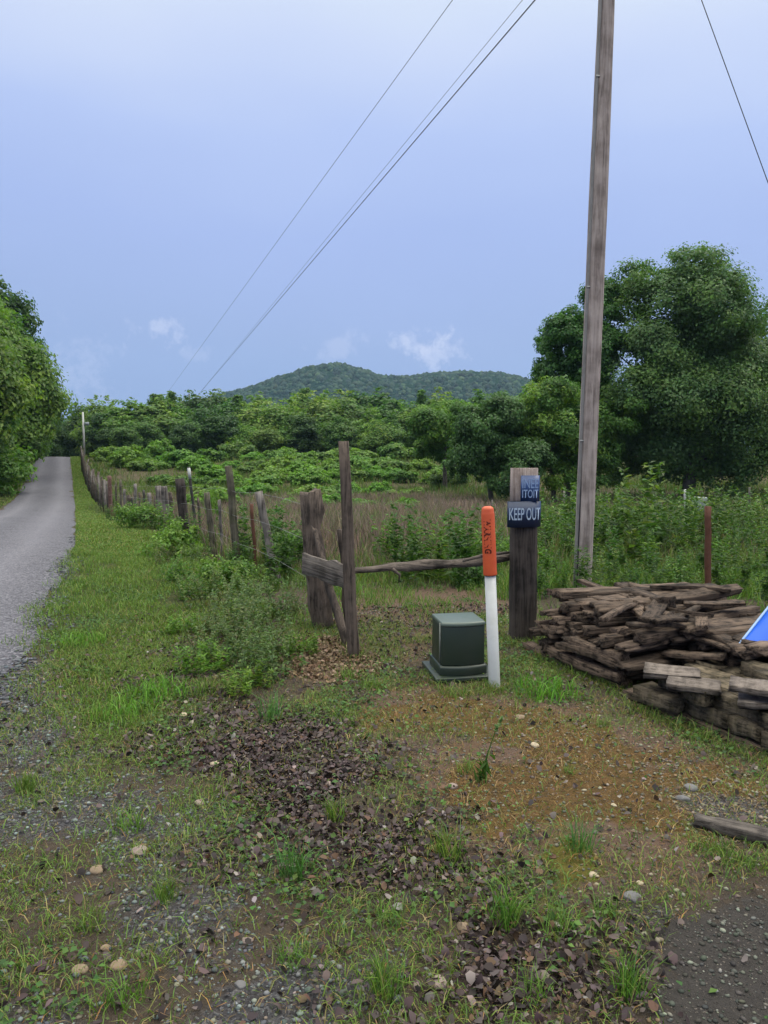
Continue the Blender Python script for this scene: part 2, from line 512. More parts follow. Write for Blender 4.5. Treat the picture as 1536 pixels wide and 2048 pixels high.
zb[:, 0] = np.clip(np.maximum(np.maximum(mk('gravel', .3, .4) * (.05 + .6 * np.clip((fbm(gxf * 1.6, gyf * 1.6, 97, 3) - .49) * 6, 0, 1)), np.maximum(mk('gravel2', .15) * .9, np.maximum(mk('gravel4', .1, .2), mk('gravel5', .08)) * .72)), mk('gravel3', .1) * .7), 0, 1)
zb[:, 1] = np.maximum(mk('moss', .3, .6) * np.clip((.62 - pat) * 4, 0, .8), np.maximum(np.maximum(mk('pink', .15), mk('pink2', .2, .3) * .9), mk('pink3', .1) * .8))
zb[:, 2] = mk('drive', .16, .3)
zc[:, 0] = np.clip((gyf - 8.2) / 4, 0, 1) * np.clip((gxf - fx(gyf)) / .4 + 1, 0, 1)
zc[:, 0] = np.maximum(zc[:, 0], np.clip((-gxf - 60) / 10, 0, 1)); zc[:, 0] = np.maximum(zc[:, 0], (gyf > 100).astype(float))
leftside = (gxf < rx(gyf) - CHORD) & (gyf > 5)
za[:, 0] = np.maximum(za[:, 0], leftside * .9)
zc[:, 1] = np.maximum(mk('ymoss', .1, .3), mk('ymoss2', .1, .3)) * np.clip((fbm(gxf * 5, gyf * 5, 99, 3) - .3) * 3, 0, 1) * .95
zc[:, 2] = mk('tan', .08, .15) * .8
ny, nx = GX.shape
ii = (np.arange(ny - 1)[:, None] * nx + np.arange(nx - 1)[None]).ravel()
gme = mesh('ground', np.stack([gxf, gyf, GZ], 1), [np.stack([ii, ii + 1, ii + nx + 1, ii + nx], 1)], M_ground, {'za': za, 'zb': zb, 'zc': zc}, True)
tag(link('ground', gme), kind='structure')

# road sheet
ry = np.concatenate([np.arange(-6, 12, .15), np.arange(12, 110, .5)])
tt = np.linspace(0, 1, 25)
edge_n = (fbm(ry * 1.3, ry * 0, 41, 3) - .5) * .25
RXX = (rx(ry) + edge_n)[:, None] - CHORD * (1 - tt)[None]
RYY = np.repeat(ry[:, None], 25, 1)
crown = .05 * (1 - (2 * tt - 1) ** 2)[None]
RZZ = np.interp(RYY, _ty, _tz) + np.clip((np.hypot(RXX, RYY) - 6) / 20, 0, 1) * .22 * (fbm(RXX / 9, RYY / 9, 11, 3) - .5) + .05 * (fbm(RXX / .9, RYY / .9, 5, 3) - .5) + .006 + crown
lane = np.repeat(tt[None], len(ry), 0)
ii = (np.arange(len(ry) - 1)[:, None] * 25 + np.arange(24)[None]).ravel()
rme = mesh('gravel_road', np.stack([RXX, RYY, RZZ], -1).reshape(-1, 3), [np.stack([ii, ii + 1, ii + 26, ii + 25], 1)], M_road, np.repeat(lane.reshape(-1, 1), 3, 1), True)
tag(link('gravel_road', rme), kind='structure')


# ------------------------------------------------------------------ vegetation kernels
def blades(x, y, h, w, lean, col, rs, z0=None):
    n = len(x)
    z = ground(x, y) - .004 if z0 is None else z0
    a = rs.rand(n) * 2 * math.pi; b = rs.rand(n) * 2 * math.pi
    sx, sy = np.cos(a) * w / 2, np.sin(a) * w / 2
    lx, ly = np.cos(b) * lean * h, np.sin(b) * lean * h
    P = np.stack([x, y, z], 1)
    S = np.stack([sx, sy, np.zeros(n)], 1)
    m = P + np.stack([lx * .35, ly * .35, h * .6], 1)
    t = P + np.stack([lx, ly, h * (1 - .3 * np.clip(lean, 0, 1.6))], 1)
    V = np.stack([P - S, P + S, m + S * .8, m - S * .8, t], 1).reshape(-1, 3)
    k = np.arange(n) * 5
    C = np.repeat(col, 5, 0)
    return V, [np.stack([k, k + 1, k + 2, k + 3], 1), np.stack([k + 3, k + 2, k + 4], 1)], C


def jitter_col(base, n, rs, v=.3, hue=.15):
    c = np.tile(np.asarray(base, float), (n, 1))
    c *= (1 + (rs.rand(n, 1) - .5) * 2 * v)
    c *= (1 + (rs.rand(n, 3) - .5) * 2 * hue)
    return np.clip(c, .004, 1)


def leaves(P, nrm, size, col, rs, aspect=.6, bend=.25):
    """one folded rhombic leaf per point"""
    n = len(P)
    nrm = nrm / (np.linalg.norm(nrm, axis=1, keepdims=True) + 1e-9)
    r = rs.randn(n, 3)
    t = r - nrm * np.sum(r * nrm, 1, keepdims=True); t /= np.linalg.norm(t, axis=1, keepdims=True) + 1e-9
    b = np.cross(nrm, t)
    s = np.asarray(size).reshape(-1, 1) * np.ones((n, 1))
    V = np.stack([P - t * s * .5, P + b * s * aspect * .5 + nrm * s * bend * .5, P + t * s * .5, P - b * s * aspect * .5 + nrm * s * bend * .5], 1).reshape(-1, 3)
    k = np.arange(n) * 4
    return V, [np.stack([k, k + 1, k + 2], 1), np.stack([k, k + 2, k + 3], 1)], np.repeat(col, 4, 0)


def crown(blobs, n, size, rs, base, alt, sub=16, fuzz=.30, altp=.3, v=.3):
    """leaf cloud: blobs (x,y,z,rx,ry,rz) -> boughs on their shells -> leaves about each bough"""
    B = np.asarray(blobs, float)
    area = (B[:, 3] * B[:, 5]) ; p = area / area.sum()
    nb = np.maximum(1, (sub * len(B) * p)).astype(int)
    C = []; D = []; RR = []; T = []
    for k in range(len(B)):
        d = rs.randn(nb[k], 3); d[:, 2] = d[:, 2] + .25; d /= np.linalg.norm(d, axis=1, keepdims=True)
        r = .55 + .45 * rs.rand(nb[k], 1) ** .5
        C.append(B[k, :3] + d * r * B[k, 3:6]); D.append(d)
        RR.append(np.full(nb[k], fuzz * (B[k, 3] * B[k, 4] * B[k, 5]) ** (1 / 3)) * (.7 + .6 * rs.rand(nb[k])))
        T.append(rs.rand(nb[k]))
    C = np.concatenate(C); D = np.concatenate(D); RR = np.concatenate(RR); T = np.concatenate(T)
    w = RR ** 2; idx = rs.choice(len(C), n, p=w / w.sum())
    o = rs.randn(n, 3); o /= np.linalg.norm(o, axis=1, keepdims=True)
    o *= (rs.rand(n, 1) ** .6) * 1.15
    o[:, 2] *= .75
    P = C[idx] + o * RR[idx][:, None]
    nrm = o * .9 + D[idx] * .6 + np.array([0, 0, .55]) + rs.randn(n, 3) * .45
    col = jitter_col(base, n, rs, v, .1)
    al = jitter_col(alt, n, rs, v, .1)
    pick = (T[idx] < altp)
    col[pick] = al[pick]
    sz = size * (.45 + 1.1 * rs.rand(n))
    return leaves(P, nrm, sz, col, rs)


def trunk_mesh(h, r, blobs, rs, nl=7):
    mb = MB()
    top = h * .72
    path = [(0, 0, -.25), (0, 0, 0), (rs.randn() * .04 * h, rs.randn() * .04 * h, h * .3), (rs.randn() * .05 * h, rs.randn() * .05 * h, top)]
    mb.add(*tube(path, [r * 1.35, r * 1.05, r * .75, r * .25], 8, .25, rs.randint(999)))
    B = np.asarray(blobs)
    for k in range(min(nl, len(B))):
        b = B[rs.randint(len(B))]
        z0 = h * (.18 + .4 * rs.rand())
        p0 = np.array([0, 0, z0]); p1 = b[:3]
        mid = (p0 + p1) / 2 + np.array([0, 0, .06 * h * (rs.rand() - .2)])
        mb.add(*tube([p0, mid, p1], [r * .4, r * .25, r * .06], 6, .2, rs.randint(999)))
    return mb.mesh('trunk', M_bark, True)


G_MID = (.088, .155, .045); G_LIGHT = (.145, .215, .058); G_DARK = (.050, .098, .040); G_YEL = (.185, .25, .06); G_BLUE = (.082, .148, .066)


def far_variant(seed, h=8, rw=2.5, n=7000, size=.34, base=G_MID, alt=G_LIGHT, slim=False, low=.12):
    rs = np.random.RandomState(seed)
    bl = []
    m = 15 if not slim else 13
    for k in range(m):
        f = (k + .5) / m
        z = h * (low + (.93 - low) * f)
        env = math.sin(math.pi * min(1, .18 + f * .80)) ** .7 * rw * (.55 if slim else 1)
        a = rs.rand() * 6.28; d = env * .55 * rs.rand() ** .5
        r = max(.5, env * (.42 + .25 * rs.rand()))
        bl.append((math.cos(a) * d, math.sin(a) * d, z, r, r, r * .8))
    V, F, C = crown(bl, n, size, rs, base, alt, 20, .5)
    return trunk_mesh(h, .018 * h, bl, rs), mesh('crown', V, F, M_leaf, C)


def put_tree(kind, var, x, y, sc, rz, label, group, cat='tree', sz=1.0):
    t = empty(kind, (x, y, gz(x, y)), rz, label, cat, group)
    t.scale = (sc, sc, sc * sz)
    link('trunk', var[0], t); link('crown', var[1], t)
    return t


# ------------------------------------------------------------------ the big trees at right (own shapes)
def shaped_tree(name, px0, Y, blobs_px, label, n, size, base, alt, seed, trunk_r=.32, cat='tree', altp=.28, nl=10):
    rs = np.random.RandomState(seed)
    x0 = (px0 - 768) / FPX * Y
    z0 = gz(x0, Y)
    bl = []
    for (px, py, r) in blobs_px:
        dy = (rs.rand() - .5) * 5.0
        p = at_y(px, py, Y)
        R_ = r / FPX * Y
        bl.append((p[0] - x0, dy * min(1, R_ / 1.6), p[2] - z0, R_ * .98, R_ * 1.2, R_ * .86))
    h = max(b[2] for b in bl) + .8
    V, F, C = crown(bl, int(n * 3.6), size * .86, rs, base, alt, 32, .40, altp)
    t = empty(name, (x0, Y, z0), 0, label, cat)
    link('trunk', trunk_mesh(h, trunk_r, bl, rs, nl), t)
    link('crown', mesh('crown', V, F, M_leaf, C), t)
    return t


shaped_tree('oak_tree', 1375, 40, [(1255, 560, 38), (1295, 545, 38), (1340, 545, 40), (1385, 550, 46), (1425, 530, 38), (1465, 565, 38), (1230, 590, 30), (1215, 650, 34), (1275, 590, 45), (1350, 590, 50), (1430, 590, 50), (1225, 760, 45), (1350, 760, 60), (1440, 690, 60), (1240, 620, 42), (1310, 620, 60), (1400, 630, 70), (1470, 640, 45),
    (1240, 700, 45), (1300, 710, 70), (1390, 720, 75), (1470, 730, 75), (1250, 790, 55), (1320, 800, 75), (1410, 810, 80), (1490, 820, 70), (1240, 880, 55), (1310, 890, 75), (1400, 890, 80),
    (1480, 900, 70), (1260, 945, 45), (1350, 950, 45), (1440, 950, 45)],
    'tall broad oak with dark dense rounded crown right of the big utility pole', 72000, .17, G_BLUE, (.11, .185, .062), 101, .38, altp=.4)
shaped_tree('oak_tree', 1130, 40.8, [(1205, 590, 34), (1200, 690, 42), (1170, 740, 44), (1165, 660, 34), (1100, 745, 30), (1105, 680, 30), (1115, 665, 32), (1135, 640, 26), (1150, 690, 36), (1095, 705, 26), (1085, 735, 20), (1130, 740, 36), (1180, 700, 40), (1195, 640, 35), (1185, 770, 45), (1120, 785, 36)],
    'smaller dark oak crown leaning out left behind the big utility pole', 24000, .18, G_BLUE, G_MID, 102, .24)
shaped_tree('oak_tree', 1590, 41.5, [(1540, 625, 40), (1590, 610, 55), (1640, 660, 60), (1545, 690, 50), (1600, 730, 70), (1660, 780, 70), (1560, 790, 65), (1610, 860, 75), (1550, 880, 60), (1660, 900, 70)],
    'dark oak at the right edge of the photo with half its crown out of frame', 20000, .18, G_BLUE, G_MID, 103, .3)
shaped_tree('bushy_tree', 1110, 37.5, [(1070, 800, 36), (1110, 790, 38), (1150, 810, 40), (1080, 850, 45), (1130, 860, 48), (1200, 850, 55), (1240, 830, 40), (1085, 910, 40), (1140, 920, 45), (1200, 910, 45), (1180, 960, 32), (1110, 955, 30)],
    'lighter green bushy tree low in front of the oaks, cut by the utility pole', 21000, .16, G_MID, G_YEL, 104, .14, altp=.4)
shaped_tree('bushy_tree', 985, 36.5, [(950, 850, 38), (1000, 830, 40), (1040, 860, 40), (930, 900, 36), (980, 900, 45), (1040, 920, 42), (945, 940, 30), (1000, 955, 34), (1050, 965, 24), (910, 930, 22)],
    'dark green rounded bushy tree behind the sign post and orange marker', 19000, .15, G_BLUE, G_DARK, 105, .14, altp=.35)
shaped_tree('bushy_tree', 890, 47, [(860, 850, 36), (900, 835, 36), (930, 830, 30), (880, 890, 34), (920, 890, 34), (850, 900, 22)],
    'mid green bushy tree just left of the dark rounded one behind the marker', 12000, .17, G_MID, G_LIGHT, 106, .14, altp=.4)

# ------------------------------------------------------------------ far tree line
F_A = (.115, .185, .058); F_B = (.165, .235, .066); F_C = (.08, .14, .05); F_D = (.055, .10, .046); F_E = (.20, .265, .07)
VF = [far_variant(201, 8, 2.6, 11000, .27, F_A, F_B), far_variant(202, 8.3, 2.3, 11000, .27, F_C, F_A), far_variant(203, 7.6, 2.9, 11500, .27, F_A, F_E),
      far_variant(204, 8, 2.5, 11000, .27, F_D, F_C), far_variant(205, 8.6, 2.2, 10500, .27, F_B, F_A), far_variant(206, 9, 2.4, 9000, .24, F_A, F_C, True)]
rs = np.random.RandomState(55)
ADJ = ['mid green', 'blue-green', 'broad yellow-green', 'dark', 'pale green', 'slender']
rows = [('back', 98, 104, 27, 784), ('middle', 86, 93, 23, 800), ('front', 77, 82, 18, 832)]
for rn, y0, y1, cnt, top in rows:
    for k in range(cnt):
        lo, hi = (160, 1075) if rn != 'front' else (200, 990)
        px = lo + (hi - lo) * (k + .5 + (rs.rand() - .5) * .7) / cnt
        Y = y0 + (y1 - y0) * rs.rand()
        x = (px - 768) / FPX * Y
        if x < rx(Y) + 2.5 and rn != 'back': x = rx(Y) + 2.5 + rs.rand() * 2
        tp = top + (rs.rand() - .5) * 34
        if rn == 'back' and px < 300: tp += 16
        H = at_y(px, tp, Y)[2] - gz(x, Y)
        vi = rs.choice([0, 1, 2, 4, 5, 3], p=[.24, .2, .2, .14, .08, .14]) if rn != 'front' else rs.choice([0, 1, 2, 3], p=[.25, .3, .15, .3])
        base_h = [8, 8.3, 7.6, 8, 8.6, 9][vi]
        s = H / base_h / .97
        t = put_tree('field_tree', VF[vi], x, Y, s, rs.rand() * 6.28,
                     f'{ADJ[vi]} tree, {ORD[k]} from the road in the {rn} row of the far tree line', f'{rn} row of the far tree line')
        w = 1.25 + .35 * rs.rand()
        if vi != 5: t.scale = (s * w, s * w, s)
# a bare-topped sparse pair sticking out near the wires
for k, (px, tp) in enumerate([(325, 786), (350, 780), (610, 772), (840, 775), (480, 786)]):
    Y = 95.5
    x = (px - 768) / FPX * Y
    H = at_y(px, tp, Y)[2] - gz(x, Y)
    put_tree('slender_tree', VF[5], x, Y, H / 9 / .97, k * 1.3,
             ['slender tree below the far end of the power lines', 'taller slender tree just right of the power line ends', 'slender tree rising in front of the hill peak',
              'slender tree in front of the low saddle right of the hill peak', 'slender tree at the foot of the left hill slope'][k], None)

# ------------------------------------------------------------------ tall trees along the left side of the road
VL = [far_variant(301, 10.5, 3.1, 44000, .2, (.12, .185, .052), G_YEL, low=.05), far_variant(302, 10.5, 3.0, 44000, .2, G_DARK, G_MID, low=.05), far_variant(303, 10, 3.2, 42000, .2, G_MID, G_LIGHT, low=.05)]
LT = [(36, 560, 0, 4.6, 'light green leafy tree at the left edge of the photo, closest of the roadside trees'), (41, 520, 0, 4.8, 'light green tree with drooping edge, second of the roadside trees'), (44, 548, 0, 2.6, 'fresh green leafy tree hanging over the grass strip left of the road'),
      (61, 525, 1, 2.9, 'tall dark tree top rising behind the light green roadside trees'), (52, 600, 0, 2.2, 'lower light green tree right under the tall dark tree top'), (57, 560, 2, 3.4, 'mid green tree just beyond the tall dark roadside tree'), (67, 625, 1, 2.2, 'dark tree with ragged outward branches left of the road'),
      (74, 668, 2, 2.0, 'tree with a bough reaching out over the left side of the road'), (80, 715, 1, 2.8, 'dark tree beyond the reaching bough left of the road'), (87, 765, 2, 3.0, 'rounded tree close to the left road edge near the crest'),
      (94, 785, 1, -.5, 'small dark tree closing the far end of the road'), (97, 795, 3, -4.5, 'dark tree standing beyond the road crest'), (99, 802, 4, -7.5, 'mid green tree beside the white pole beyond the crest'), (101, 800, 3, -1.5, 'dark tree filling the end of the road behind the crest')]
VL += [far_variant(304, 10, 3.0, 11000, .32, G_DARK, G_BLUE, low=.03), far_variant(305, 10, 3.0, 11000, .32, G_MID, G_BLUE, low=.03)]
for k, (Y, tp, vi, off, lab) in enumerate(LT):
    x = rx(Y) - CHORD - off + (.7 if 62 < Y < 90 else (.1 if Y <= 62 else 0))
    H = EYE + (890 - tp) / FPX * Y - gz(x, Y)
    s = H / 10.3 / .95
    t = put_tree('roadside_tree', VL[vi], x, Y, s, k * 2.1, lab, 'trees along the left side of the road')
    wd = min(1.0, (off + 1.0) / (2.5 * s)) if Y < 70 else .95
    t.scale = (s * max(.72, wd), s * max(.72, wd), s)
# low brush at their feet
def bush_variant(seed, n=2200, size=.1, base=G_MID, alt=G_LIGHT, flat=.75):
    rs = np.random.RandomState(seed); bl = []
    for k in range(9):
        a = rs.rand() * 6.28; d = .62 * rs.rand() ** .5; r = .28 + .18 * rs.rand()
        bl.append((math.cos(a) * d, math.sin(a) * d, r * .6 + (1 - d) * .55 * rs.rand(), r, r, r * flat))
    V, F, C = crown(bl, n, size, rs, base, alt, 11, .5)
    return mesh('bush', V, F, M_leaf, C)

BV = [bush_variant(401, 2600, .09, G_LIGHT, G_YEL), bush_variant(402, 2600, .09, G_MID, G_LIGHT), bush_variant(403, 2600, .085, G_BLUE, G_MID), bush_variant(404, 3000, .085, G_DARK, G_BLUE)]
rs = np.random.RandomState(77)
for k in range(11):
    Y = 34 + k * 4.6
    x = rx(Y) - CHORD - 2.7 - rs.rand() * .6
    o = link('roadside_bush', BV[[3, 2, 1][k % 3]]); o.location = (x, Y, gz(x, Y) - .05); s = 1.5 + rs.rand() * .9
    o.scale = (s, s * 1.2, s * 1.1); o.rotation_euler = (0, 0, rs.rand() * 6)
    tag(o, f'{["dark", "blue-green", "mid green"][k % 3]} bush at the foot of the trees, {ORD[k]} along the left road edge', 'bush', 'bushes along the left road edge')

# ------------------------------------------------------------------ bright shrub mounds in the field
SV = [bush_variant(411, 4200, .13, (.14, .23, .06), (.18, .28, .07), .85), bush_variant(412, 4200, .13, (.12, .205, .058), (.15, .24, .06), .85), bush_variant(413, 4000, .13, G_LIGHT, G_MID, .85), bush_variant(414, 4000, .13, G_MID, G_LIGHT, .85)]
bands = [('hindmost', 68, 73, 24, 190, 900, 1.35), ('second hindmost', 58, 64, 20, 240, 900, 1.25), ('middle', 48, 54, 16, 300, 920, 1.15), ('second foremost', 38, 43, 10, 420, 860, .95), ('foremost', 30, 34, 7, 330, 820, .85)]
for bn, y0, y1, cnt, lo, hi, sc in bands:
    for k in range(cnt):
        px = lo + (hi - lo) * (k + .5 + (rs.rand() - .5) * .8) / cnt
        Y = y0 + (y1 - y0) * rs.rand()
        x = (px - 768) / FPX * Y
        if x < fx(Y) + 1.2: x = fx(Y) + 1.2
        vi = rs.choice(4, p=[.42, .3, .16, .12])
        o = link('field_shrub', SV[vi]); o.location = (x, Y, gz(x, Y) - .05)
        s = sc * (.75 + .6 * rs.rand()); o.scale = (s * (1.1 + .35 * rs.rand()), s * 1.1, s * (.7 + .45 * rs.rand())); o.rotation_euler = (0, 0, rs.rand() * 6)
        tag(o, f'green shrub mound, {ORD[k]} from the road fence in the {bn} field row', 'shrub', f'{bn} row of shrub mounds in the field')

# ------------------------------------------------------------------ bushes along the fence
FB = [((285, 1062), .95, 1, 'bright leafy bush below the cluster of thin stakes by the verge'), ((345, 1112), .85, 0, 'bright green bush at the foot of the dark thick fence post'),
      ((250, 1045), .65, 3, 'small dark bush beside the reddish fence post'), ((440, 1180), .6, 1, 'green bush at the foot of the tall brown post'),
      ((600, 1120), .7, 1, 'green bush behind the gap left of the thick stump post'), ((425, 1075), .55, 0, 'upright leafy vine growing beside the thin mossy post'),
      ((945, 1170), .5, 3, 'dark leafy sprout under the rail behind the marker post'), ((1000, 1130), .6, 1, 'green bush behind the marker post and rail')]
for k, ((px, py), s, vi, lab) in enumerate(FB):
    x, y = unproj(px, py)
    o = link('fence_bush' if k != 5 else 'vine', BV[vi]); o.location = (x, y, gz(x, y) - .06)
    o.scale = (s * .75, s * .7, s * .85) if k != 5 else (.28, .25, 1.25); o.rotation_euler = (0, 0, k * 1.7)
    tag(o, lab, 'bush' if k != 5 else 'vine')

# ------------------------------------------------------------------ tall weeds beyond the woodpile and under the pole
def weed_variant(seed, h=1.15, nst=5, lpn=34, lsz=.115, base=G_MID, alt=G_LIGHT, spread=.16):
    rs = np.random.RandomState(seed)
    sm = MB(); Ps = []; Ns = []; Ss = []
    for k in range(nst):
        a = rs.rand() * 6.28; d = spread * rs.rand() ** .5
        hh = h * (.65 + .4 * rs.rand()) if k else h
        b = np.array([math.cos(a) * d, math.sin(a) * d, -.03]); l = rs.randn(2) * (.10 if nst < 9 else .24) * hh
        t = b + np.array([l[0], l[1], hh]); mid = (b + t) / 2 + np.array([l[0] * .1, l[1] * .1, 0])
        sm.add(*tube([b, mid, t], [.004, .003, .0015], 4, 0, 1), col=(.10, .14, .06))
        f = rs.rand(lpn) ** .8 * .9 + .1
        ang = rs.rand(lpn) * 6.28; ln = lsz * (.55 + .6 * (1 - f))
        p = b + (t - b) * f[:, None]
        o = np.stack([np.cos(ang), np.sin(ang), .35 + 0 * ang], 1)
        Ps.append(p + o * ln[:, None] * .55); Ns.append(np.stack([-.5 * np.cos(ang), -.5 * np.sin(ang), 1 + 0 * ang], 1) + rs.randn(lpn, 3) * .25); Ss.append(ln * 1.3)
    P = np.concatenate(Ps); Nn = np.concatenate(Ns); S = np.concatenate(Ss)
    c = jitter_col(base, len(P), rs, .3); al = jitter_col(alt, len(P), rs, .25); pk = rs.rand(len(P)) < .35; c[pk] = al[pk]
    V, F, C = leaves(P, Nn, S, c, rs, .38, .2)
    return sm.mesh('stem', M_grass, True, True), mesh('leaves', V, F, M_leaf, C)


WV = [weed_variant(501, 1.2, 5, 46, .13, (.06, .115, .038), G_MID), weed_variant(502, 1.05, 6, 40, .12, (.095, .16, .048), G_LIGHT), weed_variant(503, 1.25, 4, 60, .12, (.06, .115, .038), G_LIGHT), weed_variant(504, .95, 7, 34, .10, (.055, .10, .045), G_MID)]
WV += [weed_variant(511, .52, 24, 28, .055, (.10, .145, .075), (.135, .175, .09), .34), weed_variant(512, .48, 18, 28, .065, G_MID, G_LIGHT, .32), weed_variant(513, .55, 20, 26, .05, (.16, .15, .105), (.11, .145, .075), .32), weed_variant(514, .40, 14, 30, .08, G_LIGHT, G_YEL, .26)]
def put_weed(x, y, vi, s, label, group, rz):
    t = empty('weed_plant', (x, y, gz(x, y)), rz, label, 'weed', group); t.scale = (s * 1.1, s * 1.1, s)
    link('stem', WV[vi][0], t); link('leaves', WV[vi][1], t)
rs = np.random.RandomState(88)
wrows = [('hindmost', 15.5, 17.5, 26, 1060, 1560, 1.06), ('second hindmost', 12.8, 14.3, 24, 1060, 1560, 1.0), ('second foremost', 10.6, 11.8, 20, 1065, 1560, .9), ('foremost', 8.9, 9.6, 15, 1075, 1560, .66), ('very first', 7.5, 8.4, 16, 1085, 1580, .5)]
for rn, y0, y1, cnt, lo, hi, sc in wrows:
    for k in range(cnt):
        px = lo + (hi - lo) * (k + .5 + (rs.rand() - .5) * .7) / cnt
        Y = y0 + (y1 - y0) * rs.rand(); x = (px - 768) / FPX * Y
        put_weed(x, Y, rs.choice(4), sc * (.62 + .42 * rs.rand()), f'tall weed, {ORD[k]} rightward from the sign post in the {rn} row', f'{rn} row of tall weeds behind the woodpile', rs.rand() * 6)
x, y = at_y(1283, 1150, 9.9)[:2]
put_weed(x, y, 2, 1.22, 'tallest cone-shaped leafy weed behind the woodpile between the pole and the rusty stake', None, .4)
for k in range(16):
    px = 770 + 230 * (k + rs.rand()) / 16; Y = 8.6 + 2.8 * rs.rand(); x = (px - 768) / FPX * Y
    put_weed(x, Y, rs.choice([0, 1, 3]), .55 + .3 * rs.rand(), f'leafy weed behind the rail, {ORD[k]} from the tall thin post', 'leafy weeds behind the rail', rs.rand() * 6)
for k in range(12):
    px = 545 + 75 * rs.rand() if k % 2 else 400 + 200 * (k / 12); Y = 8.3 + 2.2 * rs.rand(); x = (px - 768) / FPX * Y
    if x < fx(Y) + .15: x = fx(Y) + .15
    put_weed(x, Y, rs.choice([0, 3]), .5 + .3 * rs.rand(), 'leafy weed standing just behind the near road fence posts', 'leafy weeds behind the road fence', rs.rand() * 6)

FW = [(470, 1265, .9, 4), (425, 1215, .8, 6), (520, 1240, .85, 4), (575, 1225, .6, 6), (385, 1195, .6, 5), (410, 1345, .6, 7), (455, 1320, .7, 4), (510, 1305, .8, 6), (550, 1345, .75, 4), (360, 1265, .45, 7),
      (350, 1165, .7, 5), (500, 1195, .8, 5), (330, 1130, .6, 6), (600, 1310, .45, 7), (440, 1270, .6, 6), (490, 1385, .5, 7)]
FW.sort()
for k, (px, py, s, vi) in enumerate(FW):
    x, y = unproj(px, py)
    put_weed(x, y, vi, s, f'{["wispy grey-green", "green", "wispy dry-tipped", "bright low"][vi - 4]} weed, {ORD[k]} from the road in the patch before the fence', 'weed patch between verge and stump post', k * 1.9)

rs = np.random.RandomState(66)
for k in range(26):
    Y = 9.5 + 24 * (k + rs.rand()) / 26; x = fx(Y) + .25 * rs.randn()
    put_weed(x, Y, rs.choice([0, 1, 3, 4, 6]), (.45 + .35 * rs.rand()) * (1 if Y < 20 else 1.1), f'weed in the line of the road fence, {ORD[k]} going away from the stump post', 'weeds along the line of the road fence', rs.rand() * 6)

# ------------------------------------------------------------------ uncountable grass
def grass_obj(name, x, y, h, w, lean, col, mat, rs):
    V, F, C = blades(x, y, h, w, lean, col, rs)
    return tag(link(name, mesh(name, V, F, mat, C)), kind='stuff')


def palette(n, rs, cols, p):
    c = np.asarray(cols, float)[rs.choice(len(cols), n, p=p)]
    return np.clip(c * (1 + (rs.rand(n, 1) - .5) * .6) * (1 + (rs.rand(n, 3) - .5) * .2), .004, 1)


rs = np.random.RandomState(91)
GRC = [(.13, .19, .042), (.10, .16, .04), (.165, .205, .052), (.065, .115, .035), (.24, .19, .095)]
# 1 verge near
def sample(n, x0, x1, y0, y1): return x0 + (x1 - x0) * rs.rand(n), y0 + (y1 - y0) * rs.rand(n)
X, Y_ = sample(150000, -5.5, .2, 4.0, 13)
pm = np.maximum(mask(X, Y_, Z['grass'], .2, .2), ((X > rx(Y_) + .05) & (X < fx(Y_) - .1) & (Y_ > 7)) * 1.0)
pm *= np.clip((fbm(X * 1.5, Y_ * 1.5, 51, 3) - .30) * 3.2, .12, 1)
k = rs.rand(len(X)) < pm * .9; X, Y_ = X[k], Y_[k]
n = len(X)
hh = (.025 + .06 * rs.rand(n)) * (.45 + 1.2 * fbm(X * 1.4, Y_ * 1.4, 61, 2))
grass_obj('grass', X, Y_, hh, .005 + .003 * rs.rand(n), .3 + .9 * rs.rand(n), palette(n, rs, GRC, [.36, .27, .2, .1, .07]), M_grass, rs)
# 2 verge far + left side of the road
Y_ = 12 + 63 * rs.rand(110000) ** 1.6; u = rs.rand(len(Y_))
X = rx(Y_) + .05 + u * np.maximum(.4, fx(Y_) - rx(Y_) - .1)
lf = rs.rand(len(Y_)) < .25
X[lf] = rx(Y_[lf]) - CHORD - .02 - 4.4 * rs.rand(lf.sum())
n = len(X)
grass_obj('grass', X, Y_, (.03 + .05 * rs.rand(n)) * (1 + (Y_ - 12) / 45), .006 + .0006 * Y_, .3 + .8 * rs.rand(n), palette(n, rs, GRC, [.3, .2, .25, .08, .17]), M_grass, rs)
# 3 sparse grass over the near ground
X, Y_ = sample(380000, -2.6, 2.8, 1.65, 7.2)
f = fbm(X * 2.6, Y_ * 2.6, 71, 3)
pm = np.clip((f - .385) * 4.5, .13, 1) * (1 - .6 * np.clip(mask(X, Y_, Z['litter'], .1, .3) * 1.3 - .6 * fbm(X * 3, Y_ * 3, 72, 2), 0, 1)) * (1 - mask(X, Y_, Z['drive'], .1, .1)) * (1 - .80 * mask(X, Y_, Z['moss'], .28, .5)) * (1 - .9 * mask(X, Y_, Z['tan'], .1, .2))
pm = np.clip(pm + .03, 0, 1) * (X > rx(Y_) + .1) * (1 - mask(X, Y_, Z['drive'], .05, .1))
k = rs.rand(len(X)) < pm * .62; X, Y_ = X[k], Y_[k]; n = len(X)
grass_obj('grass', X, Y_, (.012 + .055 * rs.rand(n) ** 1.7), .0026 + .002 * rs.rand(n), .5 + 1.0 * rs.rand(n), palette(n, rs, GRC, [.28, .26, .18, .13, .15]), M_grass, rs)
